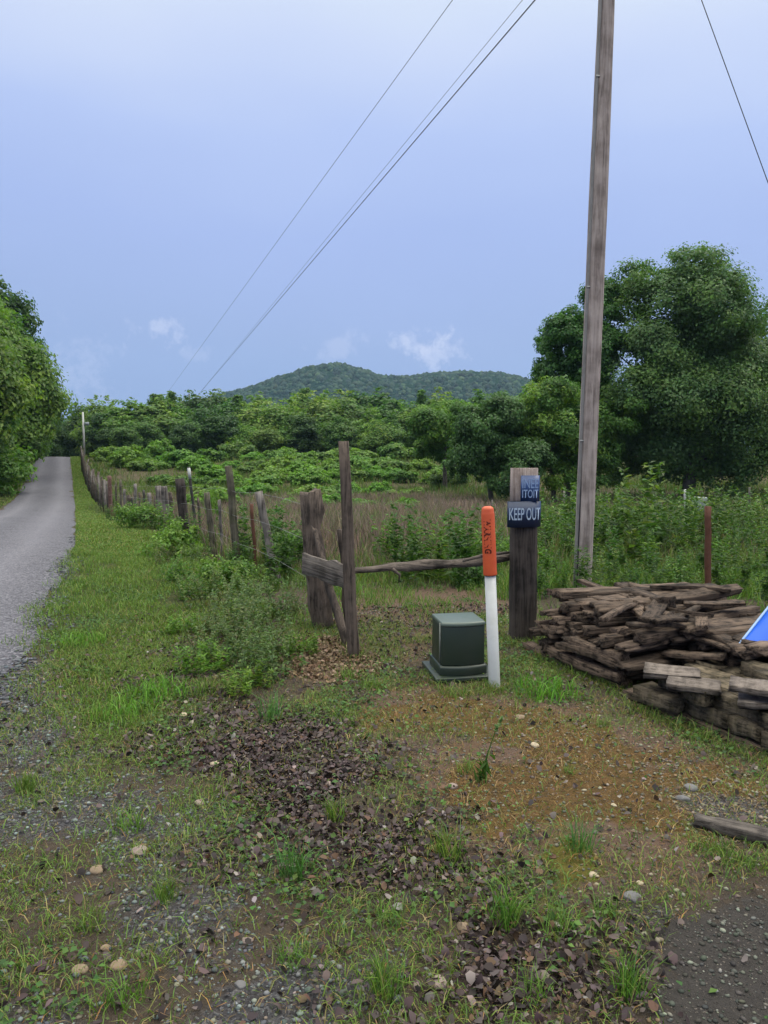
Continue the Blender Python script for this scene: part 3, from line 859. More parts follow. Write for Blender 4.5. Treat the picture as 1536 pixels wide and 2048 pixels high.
# 4 straw over moss and edges
X, Y_ = sample(110000, -2.6, 3.0, 1.75, 7.4)
k = (rs.rand(len(X)) < .26 + .9 * mask(X, Y_, Z['moss'], .28, .5) * np.clip((fbm(X * 3, Y_ * 3, 75, 3) - .36) * 5, 0, 1)) & (X > rx(Y_)) & ~inside(X, Y_, Z['drive']); X, Y_ = X[k], Y_[k]; n = len(X)
grass_obj('dry_grass', X, Y_, .008 + .04 * rs.rand(n) ** 2, .0024 + .0014 * rs.rand(n), .9 + 1.2 * rs.rand(n), palette(n, rs, [(.30, .20, .10), (.24, .125, .045), (.15, .085, .04), (.15, .14, .03)], [.28, .34, .2, .18]), M_dry, rs)
# 5 field: dry brown stalks and green grass
def field(n, y0, y1, pw):
    Y_ = y0 + (y1 - y0) * rs.rand(n) ** pw
    lo = np.maximum(fx(Y_) + .15, -.55 * Y_); hi = .56 * Y_
    return lo + (hi - lo) * rs.rand(n), Y_
X, Y_ = field(115000, 9.5, 40, 1.25)
pb = np.clip((fbm(X / 4.0, Y_ / 4.0, 81, 3) - .40) * 5, .12, 1)
uu = X / Y_
pb *= np.clip(1 - (uu - .10) * 7, .12, 1) * np.where(np.abs(uu) < .13, 1.0, .55) * np.clip((Y_ - 9.5 + 3 * fbm(X, Y_ * 1.0, 89, 2)) / 5, 0, 1)
k = rs.rand(len(X)) < pb; X, Y_ = X[k], Y_[k]; n = len(X)
grass_obj('dry_grass', X, Y_, (.3 + .5 * rs.rand(n)) * np.clip((Y_ - 7.5) / 6, .3, 1), .004 + .0004 * Y_, .15 + .35 * rs.rand(n), palette(n, rs, [(.23, .155, .14), (.17, .12, .112), (.30, .205, .15), (.14, .11, .085)], [.35, .3, .15, .2]), M_dry, rs)
X, Y_ = field(150000, 8.4, 74, 1.45)
pb = np.clip((fbm(X / 3.1, Y_ / 3.1, 83, 3) - .36) * 4, .15, 1) * np.clip((Y_ - 8.2 + 2.4 * (fbm(X * .9, Y_ * .9, 90, 3) - .5)) / 2.5, .06, 1)
k = rs.rand(len(X)) < pb; X, Y_ = X[k], Y_[k]; n = len(X)
grass_obj('field_grass', X, Y_, (.2 + .42 * rs.rand(n)) * np.clip((Y_ - 7.5) / 5, .22, 1), .006 + .0006 * Y_, .2 + .5 * rs.rand(n), palette(n, rs, [(.095, .155, .042), (.07, .12, .038), (.14, .185, .05), (.16, .14, .08)], [.35, .3, .2, .15]), M_grass, rs)

# grass between rail, woodpile and field
X, Y_ = sample(60000, -.9, 5.2, 6.3, 9.8)
pr_ = np.clip((fbm(X * 1.7, Y_ * 1.7, 95, 3) - .42) * 5, .04, 1) * np.clip((Y_ - 6.4) / 1.6, .05, 1) * np.where(X > 1.25, 1.0, .55)
k = (rs.rand(len(X)) < pr_) & ~((X > 1.0) & (Y_ < 7.0)); X, Y_ = X[k], Y_[k]; n = len(X)
grass_obj('grass', X, Y_, (.05 + .2 * rs.rand(n) ** 1.5) * np.where(X > 1.25, 1.2, .7), .0045 + .003 * rs.rand(n), .3 + .7 * rs.rand(n), palette(n, rs, GRC, [.33, .25, .2, .1, .12]), M_grass, rs)
# blades and debris gathered at the feet of posts and piles
bx_, by_ = [], []
for (px, py, w_, n_b) in ((640, 1255, .12, 260), (707, 1312, .07, 130), (1046, 1286, .15, 300), (989, 1374, .07, 140), (694, 1292, .06, 60)):
    x, y = unproj(px, py); a = rs.rand(n_b) * 6.28; d = w_ * (.8 + .7 * rs.rand(n_b) ** 1.5)
    bx_.append(x + np.cos(a) * d); by_.append(y + np.sin(a) * d * .9)
for (p0, p1, n_b) in (((1075, 1312), (1250, 1388), 380), ((1255, 1412), (1536, 1535), 480), ((846, 1350), (905, 1392), 200), ((905, 1392), (1000, 1384), 220), ((1386, 1694), (1536, 1735), 260)):
    a, b = np.array(unproj(*p0)), np.array(unproj(*p1)); t = rs.rand(n_b)[:, None]; q = a + (b - a) * t + rs.randn(n_b, 2) * .035
    bx_.append(q[:, 0]); by_.append(q[:, 1])
X, Y_ = np.concatenate(bx_), np.concatenate(by_); n = len(X)
grass_obj('grass', X, Y_, .02 + .09 * rs.rand(n) ** 1.8, .003 + .002 * rs.rand(n), .4 + .9 * rs.rand(n), palette(n, rs, GRC, [.25, .25, .15, .15, .2]), M_grass, rs)
# 6 low broad-leaved ground cover
X, Y_ = sample(150000, -4.5, 2.6, 1.7, 9.5)
pm = np.clip((fbm(X * 1.9, Y_ * 1.9, 87, 3) - .53) * 7, 0, 1) * (X > rx(Y_) + .12) * (1 - .95 * mask(X, Y_, Z['moss'], .28, .5)) * (1 - .9 * mask(X, Y_, Z['drive'], .1, .1)) * (1 - .8 * mask(X, Y_, Z['litter'], .1, .3)) * (1 - mask(X, Y_, Z['tan'], .1, .2)) * (X < fx(Y_) + 2.2)
k = rs.rand(len(X)) < pm * .8; X, Y_ = X[k], Y_[k]; n = len(X)
P = np.stack([X, Y_, ground(X, Y_) + .008 + .035 * rs.rand(n) ** 2], 1)
V, F, C = leaves(P, np.array([0, 0, 1.0]) + rs.randn(n, 3) * .4, .01 + .024 * rs.rand(n) ** 1.5, palette(n, rs, [(.07, .125, .036), (.05, .095, .034), (.10, .14, .042), (.042, .075, .032)], [.35, .3, .2, .15]), rs, .75, .25)
tag(link('ground_cover', mesh('ground_cover', V, F, M_grass, C)), kind='stuff')

# ------------------------------------------------------------------ dead leaves, pebbles
rs = np.random.RandomState(93)
X, Y_ = sample(200000, -2.4, 3.0, 1.7, 7.6)
pm = mask(X, Y_, Z['litter'], .22, .5) * np.clip((fbm(X * 2.4, Y_ * 2.4, 78, 3) - .26) * 4, .06, 1) * 1.1 + .6 * mask(X, Y_, Z['tan'], .1, .2) + .16 * mask(X, Y_, Z['pink'], .2, .2) + .03 + .08 * (1 - mask(X, Y_, Z['moss'], .28, .5)) * np.clip((fbm(X * 1.8, Y_ * 1.8, 76, 3) - .45) * 5, 0, 1)
pm *= (X > rx(Y_)) * (1 - .85 * mask(X, Y_, Z['drive'], .05, .1))
k = rs.rand(len(X)) < pm * .8; X, Y_ = X[k], Y_[k]; n = len(X)
istan = mask(X, Y_, Z['tan'], .1, .2) > .3
c = palette(n, rs, [(.054, .036, .037), (.086, .060, .061), (.027, .019, .020), (.19, .155, .15), (.095, .055, .034)], [.34, .28, .22, .06, .10])
c[istan] = palette(istan.sum(), rs, [(.21, .14, .095), (.14, .085, .05), (.08, .05, .033)], [.4, .4, .2])
P = np.stack([X, Y_, ground(X, Y_) + .006 + .016 * rs.rand(n)], 1)
def leaf6(P, nrm, size, col, rs, asp=.32):
    n = len(P); nrm = nrm / np.linalg.norm(nrm, axis=1, keepdims=True)
    q = rs.randn(n, 3); t = q - nrm * np.sum(q * nrm, 1, keepdims=True); t /= np.linalg.norm(t, axis=1, keepdims=True)
    b = np.cross(nrm, t); s_ = size[:, None]; cu = (rs.rand(n, 1) - .3) * .95; a = asp * (.7 + .6 * rs.rand(n, 1)); sk = (rs.rand(n, 1) - .5) * .15
    rows = [(-.5, 0, 0), (-.22, 1, .5), (.2, .85, .5), (.5, 0, .25), (.2, -.85, .5), (-.22, -1, .5)]
    V = np.stack([P + t * s_ * u + b * s_ * a * (v_ + sk) + nrm * s_ * cu * (abs(v_) * .5 + (abs(u) * .4)) for u, v_, w_ in rows], 1).reshape(-1, 3)
    k = np.arange(n) * 6
    return V, [np.stack([k, k + 1, k + 5], 1), np.stack([k + 1, k + 2, k + 4, k + 5], 1), np.stack([k + 2, k + 3, k + 4], 1)], np.repeat(col, 6, 0)
V, F, C = leaf6(P, np.array([0, 0, 1.0]) + rs.randn(n, 3) * .75, .011 + .033 * rs.rand(n) ** 1.9, c, rs)
tag(link('leaf_litter', mesh('leaf_litter', V, F, M_litter, C)), kind='stuff')

_ico = None
def ico():
    t = (1 + 5 ** .5) / 2
    V = np.array([[-1, t, 0], [1, t, 0], [-1, -t, 0], [1, -t, 0], [0, -1, t], [0, 1, t], [0, -1, -t], [0, 1, -t], [t, 0, -1], [t, 0, 1], [-t, 0, -1], [-t, 0, 1]]) / math.hypot(1, t)
    F = np.array([[0, 11, 5], [0, 5, 1], [0, 1, 7], [0, 7, 10], [0, 10, 11], [1, 5, 9], [5, 11, 4], [11, 10, 2], [10, 7, 6], [7, 1, 8], [3, 9, 4], [3, 4, 2], [3, 2, 6], [3, 6, 8], [3, 8, 9], [4, 9, 5], [2, 4, 11], [6, 2, 10], [8, 6, 7], [9, 8, 1]])
    return V, F
IV, IF = ico()
def pebbles(name, X, Y_, r, col, rs, sink=.25):
    n = len(X)
    S = r[:, None] * (.65 + .7 * rs.rand(n, 3)); S[:, 2] *= .6
    a = rs.rand(n) * 6.28; ca, sa = np.cos(a), np.sin(a)
    v = IV[None] * S[:, None] * (1 + .3 * (rs.rand(n, 12, 1) - .5))
    x = v[..., 0] * ca[:, None] - v[..., 1] * sa[:, None]; y = v[..., 0] * sa[:, None] + v[..., 1] * ca[:, None]
    z = v[..., 2] + (ground(X, Y_) + S[:, 2] * (1 - 2 * sink) * .8)[:, None]
    V = np.stack([x + X[:, None], y + Y_[:, None], z], -1).reshape(-1, 3)
    F = (IF[None] + (np.arange(n) * 12)[:, None, None]).reshape(-1, 3)
    return tag(link(name, mesh(name, V, [F], M_stone, np.repeat(col, 12, 0))), kind='stuff')

X, Y_ = sample(110000, -2.6, 3.2, 1.7, 7.5)
pm = .06 * mask(X, Y_, Z['gravel'], .3, .4) + .75 * mask(X, Y_, Z['gravel2'], .15, .2) + .6 * mask(X, Y_, Z['gravel4'], .1, .2) + .55 * mask(X, Y_, Z['gravel5'], .08, .1) + .22 * mask(X, Y_, Z['moss'], .1, .2) + .5 * mask(X, Y_, Z['gravel3'], .1, .2) + .75 * mask(X, Y_, Z['drive'], .2, .3) + .3 * mask(X, Y_, Z['pink2'], .1, .2) + .2 * mask(X, Y_, Z['pink'], .1, .2) + .10
pm += .6 * np.clip((fbm(X * 1.6, Y_ * 1.6, 97, 3) - .51) * 7, 0, 1) * mask(X, Y_, Z['gravel'], .3, .4)
pm *= 1 - .75 * mask(X, Y_, Z['litter'], .2, .4)
k = (rs.rand(len(X)) < pm) & ~((X < rx(Y_) - .15)); X, Y_ = X[k], Y_[k]; n = len(X)
bluish = mask(X, Y_, Z['gravel'], .3, .4) + mask(X, Y_, Z['gravel4'], .1, .2) + mask(X, Y_, Z['gravel2'], .3, .4) > .4
c = palette(n, rs, [(.15, .12, .10), (.22, .18, .15), (.095, .078, .068), (.17, .105, .07)], [.36, .22, .3, .12])
dk = mask(X, Y_, Z['drive'], .1, .2) > .5
c[dk] = palette(dk.sum(), rs, [(.05, .046, .044), (.10, .09, .085), (.19, .175, .165), (.035, .032, .031)], [.4, .28, .1, .22])
c[bluish] = palette(bluish.sum(), rs, [(.08, .08, .092), (.125, .125, .14), (.19, .19, .20), (.15, .12, .10)], [.4, .32, .13, .15])
pebbles('gravel', X, Y_, .0028 + .0085 * rs.rand(n) ** 3, c, rs)
# loose gravel along the road edge
Y_ = 3.8 + 12 * rs.rand(30000) ** 1.5; X = rx(Y_) - 1.6 * rs.rand(len(Y_)) ** 1.8 + .14 * rs.randn(len(Y_)); n = len(X)
pebbles('gravel', X, Y_, .005 + .014 * rs.rand(n) ** 2, palette(n, rs, [(.075, .073, .088), (.13, .127, .145), (.05, .048, .058)], [.45, .3, .25]), rs, .1)

# individual stones
def stone_mesh(seed):
    rs = np.random.RandomState(seed)
    import bmesh
    bm = bmesh.new(); bmesh.ops.create_icosphere(bm, subdivisions=3, radius=1)
    ax = rs.randn(7, 3); ax /= np.linalg.norm(ax, axis=1, keepdims=True); lim = .62 + .3 * rs.rand(7)
    for v in bm.verts:
        p = np.array(v.co)
        for a, l in zip(ax, lim):
            d = p @ a
            if d > l: p = p - a * (d - l) * .9
        p *= 1 + .05 * (vnoise(p[0] * 5 + seed, p[1] * 5 + p[2] * 3, 7) - .5)
        v.co = p
    me = bpy.data.meshes.new('stone'); bm.to_mesh(me); bm.free()
    for p in me.polygons: p.use_smooth = True
    return me
def stone_mat(name, c):
    return flat_mat(name, c, .85, .2, tuple(x * .55 for x in c), 30, bstr=.5)
SM = {'cream': stone_mat('cream_stone', (.40, .33, .24)), 'grey': stone_mat('grey_stone', (.15, .145, .15)), 'tan': stone_mat('tan_stone', (.23, .17, .12)), 'pink': stone_mat('pinkish_stone', (.26, .20, .18))}
STN = []
for k, (px, py, w, c, lab) in enumerate([(1068, 1490, 24, 'cream', 'round cream stone on the orange moss below the pedestal'), (368, 1430, 22, 'cream', 'pale chip of stone at the top left of the dark leaf litter'),
    (432, 1535, 28, 'cream', 'pale stone at the left border of the dark leaf litter'), (195, 1742, 34, 'tan', 'flat tan stone on the sparse gravel, beside the larger grey-pink one'), (280, 1705, 40, 'pink', 'flat grey-pink stone on the sparse gravel'),
    (160, 1940, 34, 'tan', 'orange tan stone at the lower left of the ground'), (238, 1930, 36, 'tan', 'long tan stone right of the orange tan one'), (212, 1894, 24, 'tan', 'small tan stone above the long tan stone'),
    (495, 1880, 26, 'pink', 'pinkish stone on the gravel left of the leaf litter'), (400, 1610, 26, 'pink', 'pale pinkish stone under the pale stone by the litter'), (906, 1576, 26, 'pink', 'pale pinkish stone beside the tall seed stalk'),
    (928, 1852, 36, 'tan', 'broad tan stone by the foot of the largest grass tuft'), (1187, 1752, 24, 'cream', 'small cream stone on the yellow moss'), (1365, 1600, 34, 'grey', 'flat dark grey stone on the gravel before the woodpile'),
    (1382, 1578, 34, 'grey', 'flat lighter grey stone behind the dark grey one'), (1265, 1800, 40, 'grey', 'long flat grey stone above the dark driveway'), (1280, 1768, 16, 'cream', 'tiny cream stone above the long flat grey one'),
    (880, 1970, 44, 'pink', 'large pinkish flat stone at the bottom among dead leaves'), (1025, 1725, 14, 'pink', 'small pink stone lying among leaves near the yellow moss'), (1040, 1435, 26, 'tan', 'flat tan stone below the bright grass by the pedestal'),
    (660, 1575, 26, 'pink', 'pale stone at the upper right border of the leaf litter'), (1228, 1610, 14, 'cream', 'little pale stone at the right of the orange moss'), (720, 1980, 20, 'grey', 'grey stone in the gravel at the bottom'), (480, 1968, 26, 'grey', 'blue-grey stone in the gravel at the lower middle')]):
    x, y = unproj(px, py)
    me = stone_mesh(k + 900); me.materials.append(SM[c])
    o = link('stone', me); r = w * .40 / FPX * math.hypot(y, EYE)
    o.location = (x, y, gz(x, y) + r * .18); o.scale = (r * 1.05, r * .85, r * .5); o.rotation_euler = (.1, .05, k * 1.1 % 1 - .5)
    tag(o, lab, 'stone')

# ------------------------------------------------------------------ individual grass tufts and weeds in the foreground
def tuft_mesh(seed, n, h, w, spread, lean, cols=GRC):
    rs = np.random.RandomState(seed)
    a = rs.rand(n) * 6.28; d = spread * rs.rand(n) ** .7
    X, Y_ = np.cos(a) * d, np.sin(a) * d
    V, F, C = blades(X, Y_, h * (.45 + .6 * rs.rand(n)), w * (.7 + .6 * rs.rand(n)), lean * (.2 + 1.0 * rs.rand(n)), palette(n, rs, cols[:4] + [(.17, .15, .06)], [.4, .28, .15, .12, .05]), rs, z0=np.full(n, -.01))
    return mesh('grass_tuft', V, F, M_grass, C)
BRT = [(.13, .25, .04), (.10, .21, .035), (.16, .26, .05), (.07, .14, .03)]
BLU = [(.07, .14, .055), (.06, .12, .05), (.09, .155, .05), (.045, .09, .04)]
TV = [tuft_mesh(601, 85, .20, .0042, .06, .85), tuft_mesh(602, 70, .15, .0042, .08, 1.1), tuft_mesh(603, 240, .12, .0055, .18, .8, BRT), tuft_mesh(604, 70, .21, .0042, .06, .9, [(.09, .165, .06), (.075, .14, .055), (.11, .18, .055), (.055, .11, .045)])]
for k, (px, py, s, vi, lab) in enumerate([(588, 1745, 1.0, 3, 'tall bluish grass tuft standing alone left of the leaf litter'), (895, 1715, 1.0, 0, 'upright grass tuft in the middle of the leaf litter'), (1012, 1845, 1.05, 0, 'large grass tuft above the bottom leaf litter'),
    (1110, 1860, .95, 1, 'bright spreading grass tuft right of the large one'), (1160, 1705, .85, 3, 'dark narrow grass tuft on the yellow moss edge'), (785, 1840, .75, 1, 'yellowish grass tuft between leaf litter and gravel'), (1255, 1990, .85, 0, 'grass tuft along the left edge of the dark driveway'),
    (1090, 1385, 1.25, 2, 'bright green grass clump beside the marker post'), (745, 1375, .9, 1, 'grass clump left of the pedestal'), (690, 1355, .9, 1, 'grass clump in the pale leaves left of the pedestal'), (545, 1440, 1.15, 3, 'upright leafy tuft at the top of the dark leaf litter'),
    (50, 1580, .8, 0, 'grass tuft on gravel at the left edge'), (250, 1660, .9, 1, 'dark low tuft on the sparse gravel'), (190, 1850, .8, 1, 'low grass tuft above the tan stones'), (330, 1800, .7, 0, 'small tuft right of the grey-pink flat stone'),
    (240, 2010, .9, 1, 'grass tuft at the bottom left below the tan stones'), (590, 1920, .7, 1, 'small tuft on gravel at the bottom middle'), (1060, 1990, .7, 1, 'small tuft in the bottom leaf litter'), (410, 1390, 1.2, 1, 'broad weedy tuft at the left of the leaf litter'), (1205, 1450, .5, 1, 'small tuft on orange moss before the woodpile'),
    (770, 1990, .9, 0, 'tuft at the bottom edge between gravel and leaf litter'), (1140, 1545, .5, 1, 'small tuft right of the round cream stone'), (930, 1540, .7, 1, 'sparse tuft at the foot of the seed stalk'), (670, 1640, .8, 0, 'tuft among dead leaves above the tall bluish one'), (1215, 1830, .6, 1, 'small yellow-green tuft above the driveway corner'),
    (320, 1390, 1.2, 2, 'bright tuft on the verge just left of the leaf litter'), (240, 1430, 1.1, 2, 'bright tuft in the middle of the near verge'), (165, 1290, 1.1, 2, 'bright tuft on the verge by the road edge')]):
    x, y = unproj(px, py)
    o = link('grass_tuft', TV[vi]); o.location = (x, y, gz(x, y)); o.scale = (s, s, s); o.rotation_euler = (0, 0, k * 2.3)
    tag(o, lab, 'grass tuft', 'grass tufts on the near ground')
# the tall seed stalk
x, y = unproj(958, 1562)
st = empty('seed_stalk', (x, y, gz(x, y)), 0, 'tall leaning grass stalk with pale green seed head on the orange moss', 'grass stalk')
top = at_y(1004, 1436, y - .02) - np.array([x, y, gz(x, y)])
link('stem', MB().add(*tube([(0, 0, -.02), top * [.35, 1, .45], top * [.7, 1, .8], top], [.0035, .003, .002], 5), col=(.08, .13, .035)).mesh('stem', M_grass, True, True), st)
r2 = np.random.RandomState(5)
P = top * [.7, 1, .8] + (top - top * [.7, 1, .8]) * r2.rand(60, 1) + r2.randn(60, 3) * .004
V, F, C = leaves(P, r2.randn(60, 3), .022, jitter_col((.17, .24, .12), 60, r2), r2, .35)
link('seed_head', mesh('seed_head', V, F, M_grass, C), st)
P = top * [.35, 1, .45] * r2.rand(14, 1) + r2.randn(14, 3) * .01
V, F, C = leaves(P, np.array([1, -.4, .2]) + r2.randn(14, 3) * .3, .12, jitter_col((.07, .12, .03), 14, r2), r2, .1)
link('leaves', mesh('leaves', V, F, M_grass, C), st)

# ------------------------------------------------------------------ helper: post between two photo pixels at depth Y
def post(name, base, top, wpx, mat, label, cat='fence post', group=None, Y=None, sides=8, square=0, nz=.25, jag=.03, taper=1.0, flat=(1, 1), dy=0.0, seg=9, seed=0, sink=.12):
    x, y = unproj(*base) if Y is None else ((base[0] - 768) / FPX * Y, Y)
    b = at_y(base[0], base[1], y) if Y is not None else np.array([x, y, gz(x, y)])
    g = gz(b[0], b[1])
    b[2] = min(b[2], g)
    t = at_y(top[0], top[1], y + dy)
    r = wpx / 2 / FPX * y
    org = np.array([b[0], b[1], g])
    d = (t - b)
    b0 = b - d / np.linalg.norm(d) * sink
    path = np.array([b0 + (t - b0) * k / (seg - 1) for k in range(seg)]) - org
    rr = np.random.RandomState(seed)
    path[1:-1, :2] += rr.randn(seg - 2, 2) * r * .12
    V, F = tube(path, [r * 1.05, r, r * taper], sides, nz, seed, square, flat, jag)
    o = link(name, mesh(name, V, F, mat, None, square == 0)); o.location = org
    return tag(o, label, cat, group)


RF = 'posts of the road fence'
post('fence_post', (640, 1255), (617, 985), 47, M_post, 'thick gnarled old stump post holding the short plank', group=RF, sides=14, nz=.5, jag=.06, taper=.92, seed=3)
post('fence_post', (707, 1312), (687, 882), 22, M_post, 'tallest thin square post at the end of the short plank', group=RF, sides=4, square=1, nz=.12, jag=.01, taper=.85, seed=4)
post('leaning_rail', (694, 1292), (628, 1052), 16, M_post, 'rough split rail leaning behind the short plank between the two posts', 'split rail', sides=6, nz=.5, jag=.1, taper=.6, seed=5, sink=.03, dy=.5)
post('stake', (699, 1255), (683, 1058), 17, M_post, 'short dark stake just left of the tallest thin post', 'stake', group=RF, sides=4, square=1, nz=.1, seed=6)
post('fence_stake', (556, 1170), (517, 983), 15, M_grey, 'two-tone grey board stake leaning left beside the rusty rod', 'stake', group=RF, sides=4, square=1, nz=.08, jag=.01, flat=(1, .5), seed=7)
post('steel_stake', (512, 1145), (503, 1008), 7, M_rust, 'thin rusty red rod left of the leaning grey stake', 'stake', group=RF, sides=6, nz=.05, jag=0, seed=8)
post('fence_post', (478, 1145), (457, 932), 16, M_postm, 'tall straight brown post leaning slightly left, in front of the bushes', group=RF, sides=10, nz=.2, jag=.02, seed=9)
post('fence_post', (429, 1112), (413, 985), 12, M_postm, 'thin mossy post next to the upright vine', group=RF, sides=8, seed=10)
post('steel_stake', (396, 1085), (377, 934), 6, M_dsteel, 'thin dark steel stake with white painted tip', 'stake', group=RF, sides=5, nz=.05, jag=0, seed=11)
x, y = unproj(396, 1085)
p = at_y(377.5, 938, y); q = at_y(380, 958, y)
wt = link('tip', mesh('tip', tube([q - [x, y, gz(x, y)], p - [x, y, gz(x, y)] + [0, 0, .02]], [.033, .033], 6)[0], tube([q, p], [.03, .03], 6)[1], M_whitep), bpy.data.objects['steel_stake.001'])
post('fence_post', (374, 1088), (359, 957), 16, M_tie, 'thick dark square post leaning left next to the white-tipped stake', group=RF, sides=4, square=1, nz=.15, seed=12)
for k, (bx, by, tx, ty_, w, m, lab) in enumerate([(336, 1062, 328, 972, 10, M_grey, 'wide pale grey slab post, nearer the thick dark post'), (322, 1060, 316, 972, 9, M_grey, 'narrow pale grey slab post in the stake cluster'), (346, 1068, 340, 985, 8, M_post, 'thin brown stake touching the wide grey slab'),
        (303, 1052, 298, 985, 6, M_grey, 'short thin grey stake in the middle of the cluster'), (290, 1045, 287, 980, 5, M_dsteel, 'very thin dark stake in the middle of the cluster'), (272, 1042, 270, 968, 5, M_grey, 'thin pale stake left of the middle of the cluster'), (259, 1040, 257, 990, 8, M_post, 'short thick brown stub among the bushes'),
        (243, 1036, 241, 960, 5, M_postm, 'thin greenish stake right of the reddish post'), (233, 1035, 232, 965, 4, M_postm, 'thinnest greenish stake next to the reddish post'), (221, 1032, 219, 952, 8, wood_mat('reddish_post_wood', (.06, .03, .025), (.13, .075, .062)), 'reddish brown post in the far part of the fence'),
        (211, 1026, 210, 962, 7, M_grey, 'grey post just beyond the reddish one'), (404, 1092, 396, 995, 5, M_post, 'thin stake between the white-tipped stake and the mossy post'), (446, 1118, 438, 1000, 5, M_grey, 'thin pale stake between the mossy post and the tall brown post'), (312, 1055, 309, 992, 4, M_post, 'thin short stake touching the narrow grey slab'), (281, 1043, 279, 985, 4, M_post, 'thin dark brown stake left of the very thin dark one'), (266, 1040, 264, 995, 4, M_dsteel, 'short dark rod beside the brown stub among the bushes'), (250, 1037, 249, 978, 4, M_grey, 'thin grey stake right of the greenish stake pair')]):
    post('fence_post' if w > 7 else 'fence_stake', (bx, by), (tx, ty_), w, m, lab, 'fence post' if w > 7 else 'stake', RF, sides=4 if m is M_grey else 8, square=1 if m is M_grey else 0, nz=.15, seed=20 + k)
ff = [28.3, 29.8, 31.2, 32.5, 34, 35.4, 37, 38.5, 40, 41.5, 43, 44.6, 46, 47.6, 49, 50.5, 52, 53.5, 55, 56.2, 57.4, 58.6, 60, 62, 65]
for k, Y in enumerate(ff):
    xx = fx(Y); g = gz(xx, Y); h = 1.4 + .35 * random.random() + (.35 if 55 <= Y <= 61 else 0)
    V, F = tube([(0, 0, -.1), (random.gauss(0, .03), 0, h * .5), (random.gauss(0, .09), 0, h)], [.055 + .03 * (k % 3 == 0), .05 + .03 * (k % 3 == 0), .045], 7, .25, 40 + k, jag=.03)
    o = link('fence_post', mesh('fence_post', V, F, [M_post, M_grey, M_postm][k % 3])); o.location = (xx, Y, g)
    tag(o, f'{["dark", "grey", "brown"][k % 3]} far fence post along the road, {ORD[k]} beyond the reddish post', 'fence post', RF)
# wires of the road fence
fw = empty('fence_wire', (fx(7), 7, gz(fx(7), 7)), 0, 'strands of thin wire strung between the road fence posts', 'fence wire')
yy = np.linspace(6.7, 64, 60)
for hgt in (.45, .8, 1.12):
    pth = np.stack([fx(yy), yy, np.interp(yy, _ty, _tz) + hgt + .02 * np.sin(yy * 2.5)], 1) - np.array(fw.location)
    link('strand', mesh('strand', *tube(pth, [.0014, .003], 4), M_galv), fw)

# short plank and long crooked rail
Yp = 6.15
def plank(name, a, b, htpx, thick, Ya, Yb, mat, label, cat, seed=0, flatnoise=.12, dip=None):
    pa = at_y(a[0], a[1], Ya); pb = at_y(b[0], b[1], Yb)
    org = (pa + pb) / 2
    L = np.linalg.norm(pb - pa); d = (pb - pa) / L
    n = 13
    rr = np.random.RandomState(seed)
    V = []
    for i in range(n):
        t = i / (n - 1); hh = np.interp(t, np.linspace(0, 1, len(htpx)), htpx) / FPX * Ya * (1 + flatnoise * (rr.rand() - .5))
        zoff = rr.randn() * .004 + (np.interp(t, np.linspace(0, 1, len(dip)), dip) if dip else 0)
        for (sy, sz) in ((-1, -1), (1, -1), (1, 1), (-1, 1)):
            V.append(((t - .5) * L, sy * thick / 2, sz * hh / 2 + zoff))
    V = np.array(V); i = np.arange(n - 1)[:, None] * 4; j = np.arange(4)[None]; k = (j + 1) % 4
    F = [np.stack([i + j, i + 4 + j, i + 4 + k, i + k], -1).reshape(-1, 4), np.array([[0, 1, 2, 3], [4 * n - 4, 4 * n - 1, 4 * n - 2, 4 * n - 3]])]
    o = link(name, mesh(name, V, F, mat))
    o.location = org
    o.rotation_euler = Vector(d).to_track_quat('X', 'Z').to_euler()
    bevel(o, .004, 1)
    return tag(o, label, cat)


plank('plank', (606, 1126), (706, 1158), [44, 40, 48, 40], .03, 6.22, 5.72, M_plank, 'short wide weathered plank nailed across the stump post and tallest post', 'plank', 2)
# rail: crooked log from the tall post to the tie post
pts = [(700, 1142), (745, 1139), (785, 1135), (815, 1133), (850, 1131), (900, 1128), (940, 1125), (975, 1122), (1028, 1113)]
org = at_y(860, 1130, 6.1)
path = np.array([at_y(px, py, np.interp(px, [700, 1028], [5.98, 6.30])) for px, py in pts]) - org
mb = MB()
V, F = tube(path, np.array([13, 11, 17, 20, 19, 18, 18, 17, 15]) / 2 / FPX * 6.1, 7, .55, 31, flat=(1, .9), jag=.02)
mb.add(V, F)
mb.add(*tube([at_y(785, 1138, 6.02) - org, at_y(800, 1150, 6.02) - org, at_y(797, 1166, 6.02) - org], [.02, .012, .003], 5, .3, 2))
mb.add(*tube([at_y(925, 1122, 6.1) - org, at_y(970, 1110, 6.1) - org, at_y(1026, 1104, 6.28) - org], [.012, .016, .01], 6, .3, 3))
o = link('rail', mb.mesh('rail', M_rail, False)); o.location = org
tag(o, 'rough dark split rail running from the tallest thin post to the sign post', 'rail')

# ------------------------------------------------------------------ sign post
xp, yp = unproj(1046, 1284); gp = gz(xp, yp)
s_ = FPX / yp
def rough_box(w, d, h, n=14, seed=0, amp=.006):
    rr = np.random.RandomState(seed); V = []; m = 16
    ang = np.arange(m) * 2 * math.pi / m + math.pi / 16
    pr = np.stack([np.cos(ang), np.sin(ang)], 1); pr = pr / np.max(np.abs(pr), 1, keepdims=True) * .5 * .985
    rid = rr.randn(m, 1) * amp * .8
    for i in range(n):
        q = pr * (1 + rid / .1 + rr.randn(m, 1) * amp / .1 * .35) * [w, d]
        V.append(np.concatenate([q, np.full((m, 1), -.12 + (h + .12) * i / (n - 1))], 1))
    V = np.concatenate(V); i = np.arange(n - 1)[:, None] * m; j = np.arange(m)[None]; k = (j + 1) % m
    F = [np.stack([i + j, i + k, i + m + k, i + m + j], -1).reshape(-1, 4), np.arange(m)[None] + (n - 1) * m]
    return V, F
